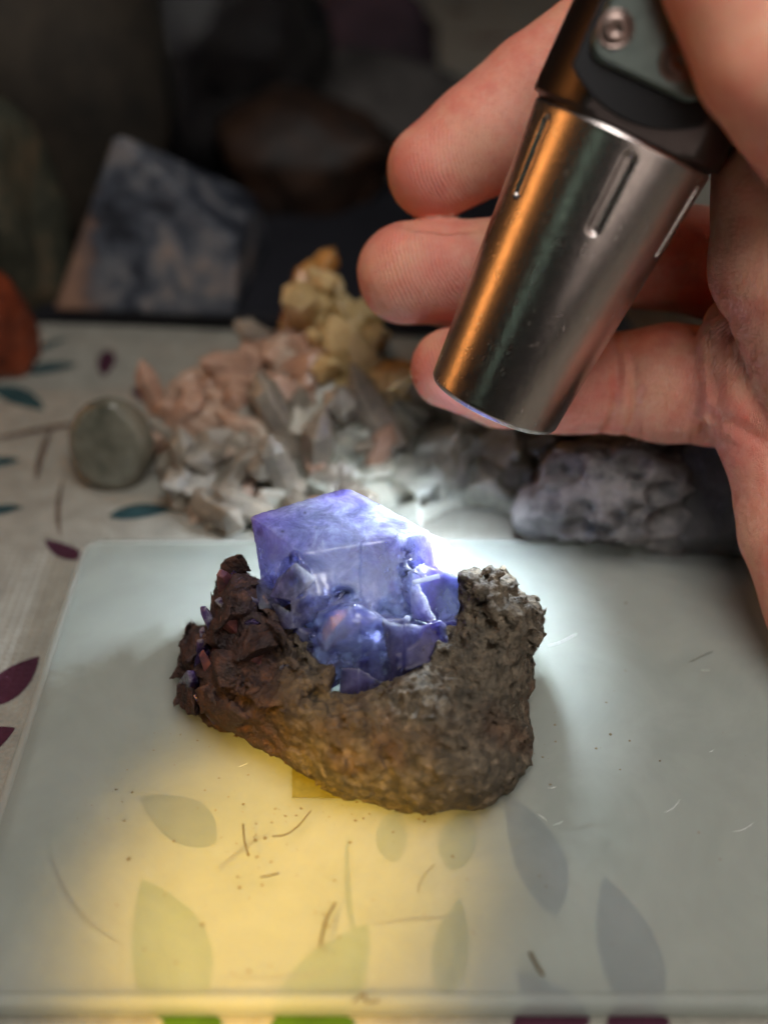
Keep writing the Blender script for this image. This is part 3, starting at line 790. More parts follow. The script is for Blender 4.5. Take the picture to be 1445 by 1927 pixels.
CLIP, ux, vx = pad_shape('clip_plate', rrect(-1.24, 0.62, 5.56, 9.6, 0.30), 1.422, 1.53, M_CLIP, TORCH, 0.07)
for (sx_, sz_) in ((-0.98, 6.02), (0.03, 5.98)):
    ring = []; n = 28
    bm = bmesh.new(); prev = None
    for r, y in ((0.27, 1.531), (0.262, 1.546), (0.235, 1.550), (0.215, 1.536), (0.20, 1.534), (0.19, 1.542), (0.12, 1.548), (0.085, 1.548), (0.07, 1.533), (0.001, 1.532)):
        L = [bm.verts.new(vx * (sx_ + r * math.cos(2 * math.pi * k / n) * (1 + (0.25 * math.cos(8 * math.pi * k / n) if r < 0.08 else 0))) + ux * y + Vector((0, 0, sz_ + r * math.sin(2 * math.pi * k / n)))) for k in range(n)]
        if prev:
            for k in range(n): bm.faces.new((prev[k], prev[(k + 1) % n], L[(k + 1) % n], L[k]))
        prev = L
    link('screw', mesh_bm('screw', bm), M_SCREW, TORCH)
# the flashlight's own beam
sl = bpy.data.lights.new('flashlight_beam', 'SPOT'); sl.spot_size = math.radians(114); sl.spot_blend = 1.0; sl.energy = 0.74
sl.color = (0.74, 0.87, 1.0); sl.shadow_soft_size = 0.6 * CM
so = bpy.data.objects.new('flashlight_beam', sl); C.objects.link(so); so.parent = TORCH; so.location = (0, 0, 0.15 * CM)

# ------------------------------------------------------------------ hand
def build_hand():
    K = lambda px, py, r, d: (unproj(px, py, d * HK), r * d * HK / FPX)
    middle = [K(818, 322, 92, 20.2), K(905, 262, 106, 20.2), K(1010, 180, 112, 20.1), K(1150, 80, 116, 20.0), K(1330, 10, 118, 20.2), K(1480, 40, 125, 20.4)]
    ring = [K(768, 514, 96, 20.3), K(850, 515, 97, 20.4), K(990, 500, 94, 20.5), K(1150, 485, 92, 20.6), K(1300, 490, 98, 20.7), K(1450, 520, 112, 20.6)]
    little = [K(848, 692, 76, 20.0), K(945, 715, 90, 20.1), K(1050, 722, 92, 20.2), K(1172, 722, 95, 20.2), K(1255, 722, 113, 20.1), K(1345, 728, 112, 19.8), K(1440, 740, 110, 19.6)]
    index = [K(1010, -110, 95, 19.4), K(1140, -190, 105, 19.6), K(1330, -230, 112, 20.0), K(1500, -120, 122, 20.3)]
    thumb = [K(1345, -230, 120, 14.0), K(1395, -70, 150, 13.7), K(1462, 100, 150, 13.9), K(1600, 260, 165, 15.4), K(1700, 420, 180, 17.2)]
    thenar = [K(1490, 320, 148, 16.9), K(1482, 500, 138, 17.1), K(1535, 690, 112, 17.6), K(1640, 860, 150, 18.0), K(1800, 950, 200, 18.8)]
    pads = [K(1402, 640, 92, 18.8), K(1416, 760, 96, 18.7), K(1452, 872, 82, 18.7), K(1500, 1000, 106, 18.7), K(1566, 1130, 126, 18.7), K(1720, 1200, 200, 18.8)]
    meta = [[K(1480, 40, 125, 20.4), K(1750, 500, 190, 19.8), K(1900, 900, 230, 19.4)], [K(1450, 520, 115, 20.4), K(1700, 760, 170, 19.8), K(1900, 1000, 230, 19.4)],
            [K(1440, 740, 110, 19.6), K(1650, 950, 160, 19.4), K(1850, 1100, 220, 19.2)], [K(1500, -120, 122, 20.3), K(1760, 300, 190, 19.8), K(1900, 850, 230, 19.4)]]
    chains = [middle, ring, little, index, thumb]
    allp = [(p, r) for ch in chains + [thenar, pads] + meta for p, r in ch]
    lo = np.min([p - r - 0.3 for p, r in allp], 0); hi = np.max([p + r + 0.3 for p, r in allp], 0)
    hi[0] = min(hi[0], 11.5)
    h = 0.095
    lo, (X, Y, Z) = grid(lo, hi, h)
    hi3 = lo + h * (np.array(X.shape) - 1)
    def box(c0, c1, m):
        a = np.clip(np.floor((np.minimum(c0, c1) - m - lo) / h).astype(int), 0, None); b = np.clip(np.ceil((np.maximum(c0, c1) + m - lo) / h).astype(int) + 1, 1, X.shape)
        return tuple(slice(int(p), int(max(p + 1, q))) for p, q in zip(a, b))
    def chain(ch, k):
        D = np.full(X.shape, 5.0, np.float32)
        for (a, ra), (b, rb) in zip(ch, ch[1:]):
            S = box(a, b, max(ra, rb) + 0.9); x, y, z = X[S], Y[S], Z[S]
            ba = [float(q) for q in b - a]; L = sum(q * q for q in ba); a = [float(q) for q in a]; ra = float(ra); rb = float(rb)
            t = np.clip(((x - a[0]) * ba[0] + (y - a[1]) * ba[1] + (z - a[2]) * ba[2]) / L, 0, 1)
            d = np.sqrt((x - a[0] - t * ba[0]) ** 2 + (y - a[1] - t * ba[1]) ** 2 + (z - a[2] - t * ba[2]) ** 2) - (ra + (rb - ra) * t)
            D[S] = smin(D[S], d, k)
        return D
    D = None
    for ch in chains:
        d = chain(ch, 0.12); D = d if D is None else smin(D, d, 0.10)
    P = smin(chain(thenar, 0.3), chain(pads, 0.12), 0.10)
    for mt in meta: P = smin(P, chain(mt, 0.3), 0.4)
    D = smin(D, P, 0.16)
    # finger creases: (pixel, depth, second pixel that gives the direction along the finger, depth of fold, width, reach)
    for (px, py, dp, qx, qy, amp, wd, reach) in [(1160, 722, 19.3, 1260, 726, 0.13, 0.085, 1.5), (1192, 722, 19.3, 1292, 716, 0.11, 0.08, 1.5), (1325, 720, 19.0, 1425, 716, 0.14, 0.10, 1.4), (1440, 640, 17.6, 1460, 600, 0.10, 0.09, 1.2), (1400, 800, 17.8, 1440, 740, 0.10, 0.09, 1.1),
                                                 (905, 515, 19.6, 1005, 505, 0.03, 0.05, 0.9), (1350, 860, 18.0, 1400, 960, 0.05, 0.06, 1.2), (1420, 930, 17.8, 1370, 1010, 0.03, 0.05, 1.1)]:
        dp = dp * HK; c = unproj(px, py, dp); ax = unproj(qx, qy, dp) - c; ax = ax / np.linalg.norm(ax)
        S = box(c, c, reach * 1.5); x, y, z = X[S] - float(c[0]), Y[S] - float(c[1]), Z[S] - float(c[2])
        sd = x * float(ax[0]) + y * float(ax[1]) + z * float(ax[2]); r2 = x * x + y * y + z * z
        D[S] += amp * np.exp(-(sd / wd) ** 2) * np.exp(-(r2 / reach ** 2) ** 2)
    bd = np.abs(D) < 0.3; D[bd] += 0.05 * fbm(X[bd] * 0.9, Y[bd] * 0.9, Z[bd] * 0.9, 2, 4.0)
    # keep the skin pressed against the flashlight instead of inside it
    q = np.stack([X - T0[0], Y - T0[1], Z - T0[2]], -1)
    za = q @ np.array(zt); rad = np.sqrt(np.maximum((q ** 2).sum(-1) - za ** 2, 0))
    za = za / HK; Rt = HK * np.where(za > TLEN, 1.63, 1.195 + 0.33 * np.clip(za / TLEN, 0, 1)); za = za * HK
    tor = np.maximum(rad - Rt - 0.015, -za - 0.05)
    D = np.maximum(D, -tor)
    D[0], D[-1], D[:, 0], D[:, -1], D[:, :, 0], D[:, :, -1] = (9,) * 6
    v, f = surface_nets(D.astype(np.float64), lo, h)
    # smooth the voxel steps
    e = np.concatenate([f[:, [0, 1]], f[:, [1, 2]], f[:, [2, 3]], f[:, [3, 0]]])
    for it in range(6):
        acc = np.zeros_like(v); cn = np.zeros(len(v))
        for a, b in ((0, 1), (1, 0)):
            for k in range(3): acc[:, k] += np.bincount(e[:, a], v[e[:, b], k], len(v))
            cn += np.bincount(e[:, a], minlength=len(v))
        v = v + (0.5 if it % 2 == 0 else -0.51) * (acc / np.maximum(cn, 1)[:, None] - v)
    base = np.array([8.0, 14.0, 6.0])
    me = mesh_np('hand', v, f, base)
    red = np.zeros(len(v)); ph = np.zeros(len(v)); mk = np.zeros(len(v))
    for (cp, corep, reach) in [((745, 530, 19.5), (980, 440, 19.4), 2.2), ((790, 360, 19.5), (1000, 250, 19.2), 1.6), ((830, 710, 19.4), (1010, 610, 19.4), 1.7),
                               ((1375, 650, 18.0), (1560, 800, 18.0), 1.6)]:
        c = unproj(cp[0], cp[1], cp[2] * HK); k = unproj(corep[0], corep[1], corep[2] * HK)
        dc = np.linalg.norm(v - c, axis=1); dk = np.linalg.norm(v - k, axis=1)
        w = np.clip(1.25 - dc / reach, 0, 1)
        sel = w > mk
        ph[sel] = dk[sel] / 0.085 * 2 * np.pi; mk = np.maximum(mk, w)
        mk = mk if cp[0] < 1300 else np.where(sel, mk * 0.45, mk); red = np.maximum(red, np.clip(1.2 - dc / 1.5, 0, 1))
    for nm, val in (('redness', red), ('ridge_phase', ph), ('ridge_mask', mk)):
        at = me.attributes.new(nm, 'FLOAT', 'POINT'); at.data.foreach_set('value', val.astype(np.float32))
    o = link('hand', me, M_SKIN); o.location = Vector(base) * CM
    tag(o, 'bare hand gripping the steel flashlight, fingertips curled behind it', 'hand')
    return o
build_hand()

# ------------------------------------------------------------------ stones in the background
def mat_stone(name, stops, scale=0.6, rough=0.6, bump=0.5, sss=0.0, spec=0.4, detail=6):
    m = Mat(name); n = m.noise(scale, detail, 0.6, 0.3); n2 = m.noise(scale * 6, 5, 0.7)
    f = m.math('ADD', m.math('MULTIPLY', n, 0.75), m.math('MULTIPLY', n2, 0.25))
    c = m.ramp(f, stops)
    return m.surf(m.principled(Base_Color=c, Roughness=rough, Specular_IOR_Level=spec, Subsurface_Weight=sss, Subsurface_Radius=(1, 0.9, 0.8), Subsurface_Scale=0.006,
                               Normal=m.bump(n2, bump, 0.08)))

def stone_mesh(name, radii, seed, cuts=8, amp=0.25, sub=4, freq=1.4, holes=0):
    rnd = random.Random(seed); bm = bmesh.new()
    hl = [(Vector((rnd.gauss(0, 1), rnd.gauss(0, 1) - 0.8, rnd.gauss(0, 1) + 0.3)).normalized(), rnd.uniform(0.07, 0.2)) for _ in range(holes)]
    bmesh.ops.create_icosphere(bm, subdivisions=sub, radius=1.0)
    pl = [(Vector((rnd.gauss(0, 1), rnd.gauss(0, 1), rnd.gauss(0, 1))).normalized(), rnd.uniform(0.62, 0.92)) for _ in range(cuts)]
    for v in bm.verts:
        p = v.co.copy(); n0 = p.normalized()
        for nrm, dd in pl:
            s = p.dot(nrm)
            if s > dd: p -= nrm * (s - dd) * 0.92
        off = Vector((seed * 3.1, seed * 1.7, -seed))
        p += n0 * amp * (mnoise.noise(p * freq + off) * 0.6 + mnoise.noise(p * freq * 3 + off) * 0.25 + mnoise.noise(p * freq * 8 + off) * 0.1)
        for hc, hr in hl:
            q = (n0 - hc).length / hr
            if q < 1.3: p -= n0 * 0.22 * hr / 0.15 * max(0.0, 1 - (q / 1.3) ** 2)
        v.co = Vector((p.x * radii[0], p.y * radii[1], max(p.z * radii[2], -0.62 * radii[2])))
    zmin = min(v.co.z for v in bm.verts)
    for v in bm.verts: v.co.z -= zmin
    return mesh_bm(name, bm)

def stone(name, px, py, radii, seed, mat, label, cat='stone', rot=0.0, z=0.0, **kw):
    b = on_plane(px, py, z)
    o = link(name, stone_mesh(name, radii, seed, **kw), mat)
    o.location = Vector((b[0], b[1], z + cloth_z(b[0], b[1]) - 0.02)) * CM; o.rotation_euler = (0, 0, rot)
    tag(o, label, cat)
    return o

# black tile added as stand-in for the shade under and behind the pyramid
M_SHADE = mat_stone('shade_black', [(0.3, (0.006, 0.006, 0.010)), (0.7, (0.014, 0.014, 0.02))], 0.8, 0.7)
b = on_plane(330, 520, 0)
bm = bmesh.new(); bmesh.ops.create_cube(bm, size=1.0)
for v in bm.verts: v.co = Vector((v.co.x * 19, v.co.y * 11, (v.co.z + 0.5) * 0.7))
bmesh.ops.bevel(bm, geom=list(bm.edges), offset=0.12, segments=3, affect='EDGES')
o = link('shade_tile', mesh_bm('shade_tile', bm), M_SHADE, smooth=False)
o.location = Vector((b[0] + 3.2, b[1] + 1.6, 0.0)) * CM; o.rotation_euler = (0, 0, -0.06); tag(o, 'flat black tile standing in for shade under the blue-grey stone pyramid', 'tile')

# pyramid
def mat_pyramid():
    m = Mat('sodalite_peach')
    n = m.noise(0.42, 5, 0.6, 0.6); n2 = m.noise(1.6, 5, 0.65)
    f = m.math('ADD', m.math('MULTIPLY', n, 0.7), m.math('MULTIPLY', n2, 0.3))
    c = m.ramp(f, [(0.40, srgb(28, 30, 38)), (0.48, srgb(60, 64, 74)), (0.54, srgb(96, 97, 102)), (0.64, srgb(136, 120, 112))])
    sep = m.node('SeparateXYZ', Vector=m.co)
    c = m.mix(m.maprange(m.math('ADD', sep, m.math('MULTIPLY', n2, 2.4)), -0.5, -1.6), c, srgb(140, 108, 90))
    return m.surf(m.principled(Base_Color=c, Roughness=0.6, Specular_IOR_Level=0.35, Normal=m.bump(n2, 0.7, 0.2)))
b = on_plane(300, 598, 0.7)
bm = hull_bm([(-3.5, -2.5, 0), (2.6, -3.0, 0), (3.3, 2.4, 0), (-2.6, 3.1, 0), (-0.9, -0.6, 5.3), (2.8, -2.2, 2.3), (3.1, 1.5, 2.3), (0.6, -0.4, 4.0)], 0.2, 4)
o = link('stone_pyramid', mesh_bm('stone_pyramid', bm), mat_pyramid(), smooth=False)
o.location = Vector((b[0] - 0.1, b[1] + 2.9, 0.7)) * CM; tag(o, 'polished blue-grey and peach stone pyramid on the dark shade tile', 'pyramid')

# quartz cluster
def mat_quartz(name, a, b2, sss=0.5):
    m = Mat(name); n = m.noise(0.9, 5, 0.65, 0.5); n2 = m.noise(5, 4, 0.7)
    c = m.ramp(m.math('ADD', m.math('MULTIPLY', n, 0.7), m.math('MULTIPLY', n2, 0.3)), [(0.38, a), (0.6, b2)])
    return m.surf(m.principled(Base_Color=c, Roughness=0.22, Specular_IOR_Level=0.6, Subsurface_Weight=sss, Subsurface_Radius=(1, 0.9, 0.8), Subsurface_Scale=0.005,
                               Normal=m.bump(n2, 0.5, 0.06)))
M_QP = mat_quartz('peach_quartz', srgb(150, 118, 100), srgb(190, 158, 138), 0.8)
M_QW = mat_quartz('milky_quartz', srgb(112, 106, 97), srgb(162, 152, 138), 0.8)
def mat_mass():
    m = Mat('quartz_mass'); n = m.noise(0.8, 5, 0.65, 0.5); n2 = m.noise(4, 4, 0.7); sep = m.node('SeparateXYZ', Vector=m.co); z = m.node('SeparateXYZ', 2, Vector=m.co)
    f = m.math('ADD', m.math('MULTIPLY', n, 0.7), m.math('MULTIPLY', n2, 0.3))
    c = m.ramp(f, [(0.36, srgb(120, 124, 116)), (0.5, srgb(164, 166, 154)), (0.64, srgb(200, 198, 184))])
    peach = m.ramp(f, [(0.38, srgb(150, 118, 100)), (0.6, srgb(196, 168, 148))])
    c = m.mix(m.maprange(m.math('ADD', m.math('ADD', sep, m.math('MULTIPLY', z, -0.9)), m.math('MULTIPLY', n, 5.0)), 1.6, -0.6), c, peach)
    return m.surf(m.principled(Base_Color=c, Roughness=0.25, Specular_IOR_Level=0.6, Subsurface_Weight=0.5, Subsurface_Radius=(1, 0.95, 0.85), Subsurface_Scale=0.006, Normal=m.bump(n2, 0.5, 0.06)))
M_QM = mat_mass()
M_QY = mat_quartz('yellow_citrine', srgb(168, 140, 92), srgb(220, 196, 148))
M_QO = mat_quartz('orange_citrine', srgb(150, 96, 44), srgb(206, 156, 92))
def point_mesh(name, seed):
    rnd = random.Random(seed); r = 0.5; L = 1.6; pts = []
    for k in range(6):
        a = k * math.pi / 3 + rnd.uniform(-0.1, 0.1); rr = r * rnd.uniform(0.8, 1.15)
        pts += [(rr * math.cos(a), rr * math.sin(a), -0.6), (rr * 0.94 * math.cos(a), rr * 0.94 * math.sin(a), L * rnd.uniform(0.55, 0.75))]
    pts.append((rnd.uniform(-0.15, 0.15), rnd.uniform(-0.15, 0.15), L))
    return mesh_bm(name, hull_bm(pts, 0.03, 1))
PM = [point_mesh('crystal_point', 30 + i) for i in range(5)]
cb = on_plane(560, 960, 0)
CL = empty('quartz_cluster', (cb[0], cb[1], 0)); tag(CL, 'peach and milky quartz cluster with yellow citrine crest behind the slab', 'crystal cluster')
def quartz_mass():
    h = 0.085
    poly = [(330, 1010), (300, 930), (320, 860), (290, 800), (330, 740), (400, 720), (450, 680), (520, 640), (600, 640), (690, 650), (760, 720), (800, 760), (880, 740), (960, 770), (1040, 820),
            (1056, 880), (1030, 950), (1010, 1010)]
    img = poly_sdf_image(poly, 240, 560, 440, 250, 2.0)
    lo, (X, Y, Z) = grid((-7.0, 18.8, -0.1), (6.0, 28.0, 6.0), h)
    px, py, dep = project(X, Y, Z)
    ii = np.clip(((px - 240) / 2).astype(int), 0, 439); jj = np.clip(((py - 560) / 2).astype(int), 0, 249)
    e = img[ii, jj] * dep / FPX
    w = dep - (28.1 + (1000 - py) / 360 * 1.9)
    T = np.where(w < 0, 1.25, 2.2); E = 1.8; q = np.clip(e / E, -1.5, 1.0)
    d = ((w / T) ** 2 - np.where(q > 0, 1 - (1 - q) ** 2, 2 * q)) * 0.5 * E
    band = np.abs(d) < 0.9
    P = np.stack([X[band], Y[band], Z[band]], -1).astype(np.float64)
    d[band] += np.clip(cells(P, 1.1, 2, 0.75, 0.12), -0.6, 0.5) + 0.3 * fbm(P[:, 0] * 0.6, P[:, 1] * 0.6, P[:, 2] * 0.6, 2, 3.0)
    d = np.maximum(np.maximum(d, 0.0 - Z), 19.62 - Y)
    d[0], d[-1], d[:, 0], d[:, -1], d[:, :, 0], d[:, :, -1] = (9,) * 6
    v, f = surface_nets(d.astype(np.float64), lo, h)
    return link('crystal_mass', mesh_np('crystal_mass', v, f, (cb[0], cb[1], 0)), M_QM, CL)
quartz_mass()
rq = random.Random(21)
def add_point(px, py, dep, s, mat, tilt=None):
    P = unproj(px, py, dep); me = PM[rq.randrange(5)]
    key = me.name + mat.name
    if key not in PMC:
        c = me.copy(); c.materials.clear(); c.materials.append(mat); c.name = 'crystal_point'; PMC[key] = c
    o = bpy.data.objects.new('crystal_point', PMC[key]); C.objects.link(o); o.parent = CL
    o.location = Vector((P[0] - cb[0], P[1] - cb[1], P[2])) * CM
    t = tilt or (rq.uniform(-1.1, 1.1), rq.uniform(-1.1, 1.1))
    o.rotation_euler = (t[0], t[1], rq.uniform(0, 3)); o.scale = (s, s, s * rq.uniform(0.8, 1.3))
PMC = {}
for px, py, dep, s, mat in [(300, 760, 29.0, 1.1, 'P'), (330, 800, 28.6, 1.3, 'P'), (290, 820, 28.6, 0.9, 'P'), (350, 860, 28.2, 1.2, 'W'), (385, 740, 29.4, 1.2, 'P'), (420, 700, 29.8, 1.2, 'P'),
                            (400, 800, 28.8, 1.3, 'W'), (450, 760, 29.0, 1.3, 'P'), (470, 690, 29.6, 1.5, 'P'), (510, 660, 29.9, 1.5, 'P'), (500, 740, 29.0, 1.4, 'P'), (550, 700, 29.2, 1.4, 'P'),
                            (440, 840, 28.2, 1.3, 'W'), (390, 900, 27.7, 1.2, 'W'), (340, 930, 27.4, 0.9, 'W'), (430, 920, 27.4, 1.2, 'W'), (480, 880, 27.6, 1.3, 'W'), (540, 820, 28.0, 1.4, 'W'),
                            (580, 760, 28.6, 1.5, 'P'), (540, 900, 27.2, 1.2, 'W'), (600, 860, 27.6, 1.4, 'W'), (620, 680, 29.0, 1.4, 'Y'), (580, 600, 29.6, 1.6, 'Y'), (640, 620, 29.4, 1.6, 'Y'),
                            (560, 590, 30.0, 1.3, 'O'), (590, 545, 30.2, 1.3, 'O'), (690, 650, 29.2, 1.3, 'Y'), (660, 720, 28.6, 1.7, 'Y'), (710, 720, 28.5, 1.6, 'Y'), (640, 790, 28.0, 1.4, 'W'),
                            (720, 800, 27.8, 1.5, 'W'), (480, 960, 26.8, 1.1, 'W'), (400, 970, 27.0, 0.9, 'W')]:
    add_point(px, py, dep, s * 0.72, {'P': M_QP, 'W': M_QW, 'Y': M_QY, 'O': M_QO}[mat])
cpoly = poly_sdf_image([(280, 770), (300, 730), (340, 730), (420, 690), (500, 630), (545, 640), (640, 660), (730, 700), (750, 760), (760, 900), (700, 990), (340, 990), (310, 900)], 250, 450, 280, 280, 2.0)
k = 0
while k < 46:
    x, y = rq.uniform(280, 760), rq.uniform(620, 990)
    if cpoly[int((x - 250) / 2), int((y - 450) / 2)] < 8: continue
    k += 1; u = rq.random()
    mt = M_QY if (y < 760 and x > 600) else (M_QP if (y < 800 and u < 0.75) or u < 0.12 else M_QW)
    add_point(x, y, 26.9 + (1000 - y) / 450 * 4.0 - rq.uniform(0, 0.5), rq.uniform(0.45, 0.95), mt, (rq.uniform(-1.3, 1.3), rq.uniform(-1.3, 1.3)))
for k in range(26):
    t = rq.random(); x = 590 + rq.uniform(-45, 45) + t * 60; y = 520 + t * 150 + rq.uniform(-20, 20)
    if y < 500 + abs(x - 590) * 1.0: continue
    add_point(x, y, 29.6 + rq.uniform(-0.3, 0.3) - t * 0.5, rq.uniform(0.35, 0.75), M_QO if x < 575 else M_QY, (rq.uniform(-0.7, 0.7), rq.uniform(-0.7, 0.7)))
crest = hull_bm([np.array(unproj(*p)) - np.array([cb[0], cb[1], 0]) for p in [(588, 486, 30.4), (540, 560, 30.3), (524, 640, 29.9), (600, 660, 29.2), (720, 660, 29.2), (690, 590, 29.6), (620, 520, 30.0),
                 (600, 600, 31.5), (690, 640, 31.3), (560, 640, 31.3)]], 0.08, 2)
link('crystal_crest', mesh_bm('crystal_crest', crest), M_QY, CL, smooth=False)['label'] = 'yellow citrine crest with an orange tip'
crest = hull_bm([np.array(unproj(*p)) - np.array([cb[0], cb[1], 0]) for p in [(586, 484, 30.3), (544, 545, 30.1), (522, 630, 29.7), (556, 655, 29.5), (575, 560, 29.8), (600, 520, 30.1), (560, 600, 31.0)]], 0.06, 2)
link('crystal_crest', mesh_bm('crystal_crest', crest), M_QO, CL, smooth=False)

M_GREY = mat_stone('grey_green_quartzite', [(0.36, srgb(76, 78, 72)), (0.5, srgb(120, 120, 108)), (0.62, srgb(156, 154, 140))], 0.5, 0.4, 0.6, 0.3, 0.5)
def mat_pitted():
    m = Mat('pitted_grey_stone')
    v = m.voro(1.1); n = m.noise(1.5, 6, 0.65); v2 = m.maprange(m.math('ADD', v, m.math('MULTIPLY', n, 0.35)), 0.30, 0.52)
    c = m.mix(v2, (0.02, 0.02, 0.024, 1), m.ramp(n, [(0.35, srgb(74, 73, 75)), (0.6, srgb(124, 121, 121))]))
    return m.surf(m.principled(Base_Color=c, Roughness=0.75, Normal=m.bump(m.math('ADD', v2, n), 0.8, 0.15)))
stone('pitted_stone', 1150, 985, (2.6, 1.9, 2.0), 14, mat_pitted(), 'grey stone with dark round pits behind the slab, right of the quartz cluster', rot=0.2, amp=0.35, sub=6, holes=34)
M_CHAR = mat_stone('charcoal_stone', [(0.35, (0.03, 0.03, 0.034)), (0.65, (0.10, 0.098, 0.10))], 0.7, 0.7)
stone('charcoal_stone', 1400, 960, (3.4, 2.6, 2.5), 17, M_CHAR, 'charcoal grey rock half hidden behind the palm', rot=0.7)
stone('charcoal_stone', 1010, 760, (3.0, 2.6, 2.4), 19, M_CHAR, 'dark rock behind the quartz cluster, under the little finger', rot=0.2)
M_RED = mat_stone('orange_jasper', [(0.35, srgb(44, 18, 12)), (0.55, srgb(124, 54, 28)), (0.7, srgb(150, 92, 66))], 0.7, 0.45)
stone('jasper_stone', 0, 690, (1.5, 1.5, 2.1), 23, M_RED, 'orange-red stone cut by the left edge, beside the pyramid')
M_PEB = mat_stone('greenish_agate', [(0.35, srgb(80, 80, 70)), (0.6, srgb(128, 124, 110))], 0.6, 0.2, 0.1, 0.4, 0.6)
stone('agate_pebble', 225, 890, (1.15, 1.0, 1.5), 26, M_PEB, 'small rounded grey-green pebble left of the quartz cluster', cuts=2, amp=0.12)
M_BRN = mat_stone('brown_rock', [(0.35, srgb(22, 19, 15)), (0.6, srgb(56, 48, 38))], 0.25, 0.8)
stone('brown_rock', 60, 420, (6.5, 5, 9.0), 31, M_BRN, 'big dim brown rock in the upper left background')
M_MOSS = mat_stone('greenish_rock', [(0.35, srgb(26, 29, 22)), (0.5, srgb(58, 58, 46)), (0.65, srgb(96, 80, 60))], 0.5, 0.75)
stone('greenish_rock', 20, 590, (2.9, 2.4, 4.6), 37, M_MOSS, 'mottled green-brown rock left of the pyramid')
M_BLK = mat_stone('black_tourmaline', [(0.4, (0.006, 0.006, 0.008)), (0.6, (0.02, 0.018, 0.018))], 1.0, 0.18, 0.9, 0.0, 0.7)
stone('tourmaline_lump', 390, 330, (6.0, 4.5, 7.5), 41, M_BLK, 'glossy black lump with glints behind the pyramid', amp=0.4)
M_GLINT = mat_steel('glint_mirror', (0.7, 0.75, 0.75, 1), 0.12, False)  # mirror balls added on the lump to catch the lamps as glints
TL = bpy.data.objects['tourmaline_lump']
for (gx, gy, gr) in [(358, 212, 0.34), (412, 146, 0.22), (455, 160, 0.18), (440, 300, 0.2), (470, 230, 0.16)]:
    g = unproj(gx, gy, 41.0); bm = bmesh.new(); bmesh.ops.create_icosphere(bm, subdivisions=2, radius=gr)
    for v in bm.verts: v.co = Vector((v.co.x * 0.8, v.co.y * 0.8, v.co.z * 1.3))
    go = link('glint_ball', mesh_bm('glint_ball', bm), M_GLINT, TL); go.location = Vector(g) * CM - TL.location
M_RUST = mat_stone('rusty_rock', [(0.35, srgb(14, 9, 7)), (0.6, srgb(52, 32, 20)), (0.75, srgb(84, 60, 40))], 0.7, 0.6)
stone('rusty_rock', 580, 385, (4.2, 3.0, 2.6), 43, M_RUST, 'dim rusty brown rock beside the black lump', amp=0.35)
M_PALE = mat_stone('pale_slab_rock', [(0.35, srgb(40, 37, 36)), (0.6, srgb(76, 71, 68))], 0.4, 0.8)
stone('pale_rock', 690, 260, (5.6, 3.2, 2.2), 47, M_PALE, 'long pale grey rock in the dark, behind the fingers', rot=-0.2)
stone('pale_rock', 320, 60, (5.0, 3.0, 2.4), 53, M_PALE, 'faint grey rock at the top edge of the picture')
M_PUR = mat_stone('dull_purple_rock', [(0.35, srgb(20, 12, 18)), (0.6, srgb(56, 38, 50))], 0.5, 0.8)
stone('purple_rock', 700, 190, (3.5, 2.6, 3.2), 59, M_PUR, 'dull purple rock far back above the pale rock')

# ------------------------------------------------------------------ dust, fibres and scratches on the slab
def fibre(pts, r, mat, label, z=TOPZ):
    P = [Vector(on_plane(x, y, z)) + Vector((0, 0, r * 0.9)) for x, y in pts]
    Q = []
    for i in range(len(P) - 1):
        for k in range(6):
            t = k / 6; p0 = P[max(i - 1, 0)]; p1 = P[i]; p2 = P[i + 1]; p3 = P[min(i + 2, len(P) - 1)]
            Q.append(0.5 * ((2 * p1) + (p2 - p0) * t + (2 * p0 - 5 * p1 + 4 * p2 - p3) * t * t + (-p0 + 3 * p1 - 3 * p2 + p3) * t ** 3))
    Q.append(P[-1]); V = []; F = []; n = 6
    for i, p in enumerate(Q):
        d = (Q[min(i + 1, len(Q) - 1)] - Q[max(i - 1, 0)]).normalized(); s = d.cross(Vector((0, 0, 1))).normalized(); u = s.cross(d)
        rr = r * (0.35 if i in (0, len(Q) - 1) else 1)
        for k in range(n):
            a = 2 * math.pi * k / n; V.append(p + (s * math.cos(a) + u * math.sin(a)) * rr)
    for i in range(len(Q) - 1):
        for k in range(n): F.append((i * n + k, i * n + (k + 1) % n, (i + 1) * n + (k + 1) % n, (i + 1) * n + k))
    b = np.array(P[0]); o = link('fibre', mesh_np('fibre', [tuple(a) for a in V], F, b), mat); o.location = Vector(b) * CM
    tag(o, label, 'fibre', 'fibres lying on the slab')
    return o
M_HAIR = simple('dark_fibre', (0.045, 0.035, 0.03, 1), 0.6)
M_LINT = simple('white_lint', (0.8, 0.8, 0.8, 1), 0.8)
M_CRUMB = simple('brown_dust', (0.12, 0.09, 0.05, 1), 0.9)
fibre([(1297, 1246), (1318, 1236), (1340, 1226)], 0.008, M_HAIR, 'short dark hair at the right of the slab')
fibre([(1030, 1216), (1056, 1208), (1084, 1193)], 0.009, M_LINT, 'white lint thread just right of the brown rock')
fibre([(996, 1792), (1006, 1812), (1022, 1838)], 0.035, M_CRUMB, 'thick dark fleck near the grey leaf, lower right of the slab')
fibre([(586, 1525), (560, 1556), (535, 1572), (512, 1574)], 0.014, M_CRUMB, 'bent brown thread in front of the rock')
fibre([(458, 1550), (460, 1580), (468, 1612)], 0.016, M_CRUMB, 'short upright brown thread left of the bent one')
fibre([(490, 1652), (508, 1648), (526, 1644)], 0.016, M_CRUMB, 'tiny brown thread in the amber glow')
fibre([(662, 1888), (685, 1872), (690, 1886), (715, 1884)], 0.020, M_CRUMB, 'kinked brown crumb thread at the front edge of the slab')
fibre([(785, 1680), (796, 1650), (818, 1626)], 0.008, M_CRUMB, 'fine curved hair in the middle front of the slab')
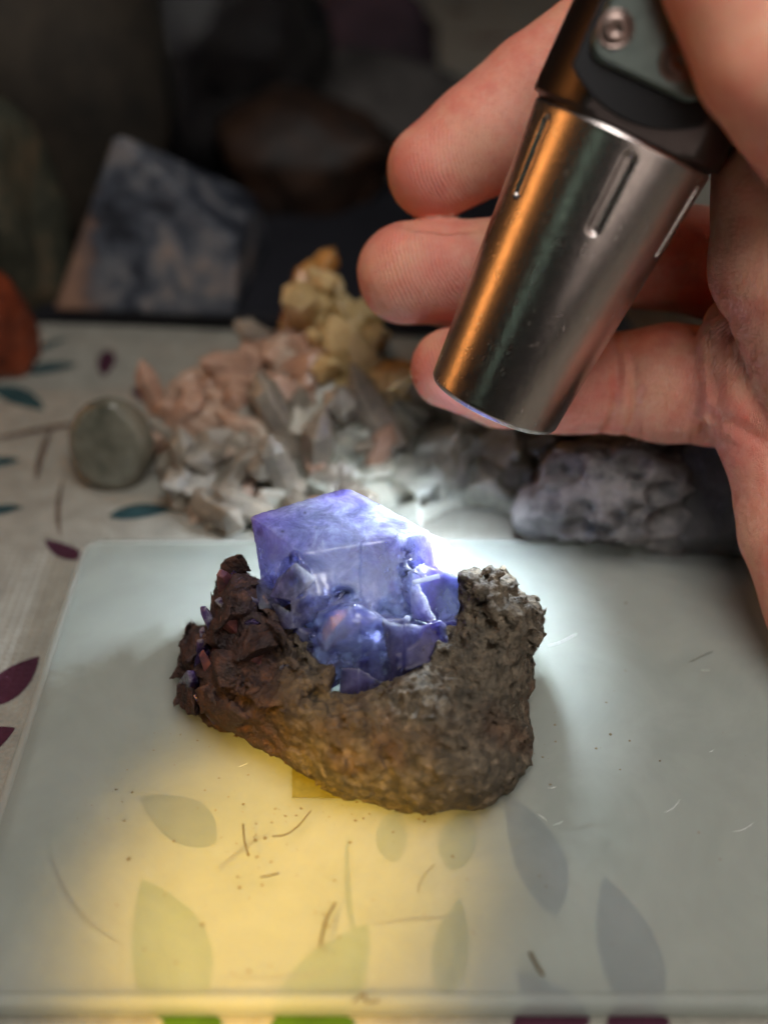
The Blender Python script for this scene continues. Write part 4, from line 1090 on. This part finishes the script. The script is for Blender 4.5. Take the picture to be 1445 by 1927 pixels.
fibre([(632, 1698), (614, 1732), (602, 1780)], 0.022, M_CRUMB, 'dotted brown streak of crumbs at the right of the amber glow')

def scatter(name, label, mat, spots, rmin, rmax, cat, parent=None):
    rnd = random.Random(len(spots) * 7 + 1); V = []; F = []
    for (x, y) in spots:
        p = on_plane(x, y, TOPZ); r = rmin + (rmax - rmin) * rnd.random() ** 3; a0 = rnd.uniform(0, 6); n = 7; b = len(V)
        el = rnd.uniform(0.5, 1.0)
        for k in range(n):
            a = a0 + 2 * math.pi * k / n; rr = r * rnd.uniform(0.7, 1.2)
            V.append((p[0] + rr * math.cos(a), p[1] + el * rr * math.sin(a), p[2] + 0.001))
        V.append((p[0], p[1], p[2] + r * 0.5))
        for k in range(n): F.append((b + k, b + (k + 1) % n, b + n))
    o = link(name, mesh_np(name, V, F), mat); tag(o, label, cat, kind='stuff'); return o
rd = random.Random(3); sp = []
for cx_, cy_, sx_, sy_, n in [(490, 1590, 45, 60, 46), (612, 1740, 14, 45, 34), (200, 1520, 60, 40, 14), (300, 1640, 200, 120, 26), (700, 1700, 200, 120, 24), (700, 1880, 320, 12, 14),
                              (1150, 1500, 200, 200, 26), (440, 1480, 40, 40, 10), (1100, 1250, 140, 100, 12), (500, 1750, 250, 90, 20), (640, 1535, 110, 16, 26), (1030, 1440, 20, 50, 12), (360, 1400, 30, 20, 12)]:
    for _ in range(n):
        x, y = rd.gauss(cx_, sx_), rd.gauss(cy_, sy_)
        g = on_plane(x, y, TOPZ)
        if SX0 + 0.5 < g[0] < SX1 - 0.5 and SY0 + 0.5 < g[1] < SY1 - 0.5: sp.append((x, y))
scatter('dust', 'fine brown dust specks scattered over the slab', M_CRUMB, sp, 0.008, 0.045, 'dust')


rsx = random.Random(77)
for i in range(9):
    x, y = (rsx.uniform(1010, 1420), rsx.uniform(1060, 1560)) if i % 3 else (rsx.uniform(60, 1300), rsx.uniform(1400, 1860))
    a = rsx.choice([rsx.gauss(0.4, 0.3), rsx.gauss(1.9, 0.3)]); L = rsx.uniform(0.12, 0.55); c0 = on_plane(x, y, TOPZ); V = []
    if not (SX0 + 0.7 < c0[0] < SX1 - 0.7 and SY0 + 0.7 < c0[1] < SY1 - 0.7): continue
    for k in range(6):
        t = k / 5 - 0.5; b = a + t * 0.4; w = 0.0028 * (1 - (2 * t) ** 2) + 0.001
        for sg in (-1, 1): V.append((c0[0] + t * L * math.cos(b) - sg * w * math.sin(b), c0[1] + t * L * math.sin(b) + sg * w * math.cos(b), TOPZ + 0.0012))
    link('scratch', mesh_np('scratch', V, [(2 * k, 2 * k + 1, 2 * k + 3, 2 * k + 2) for k in range(5)], SLAB_BASE), M_LINT, SLAB)
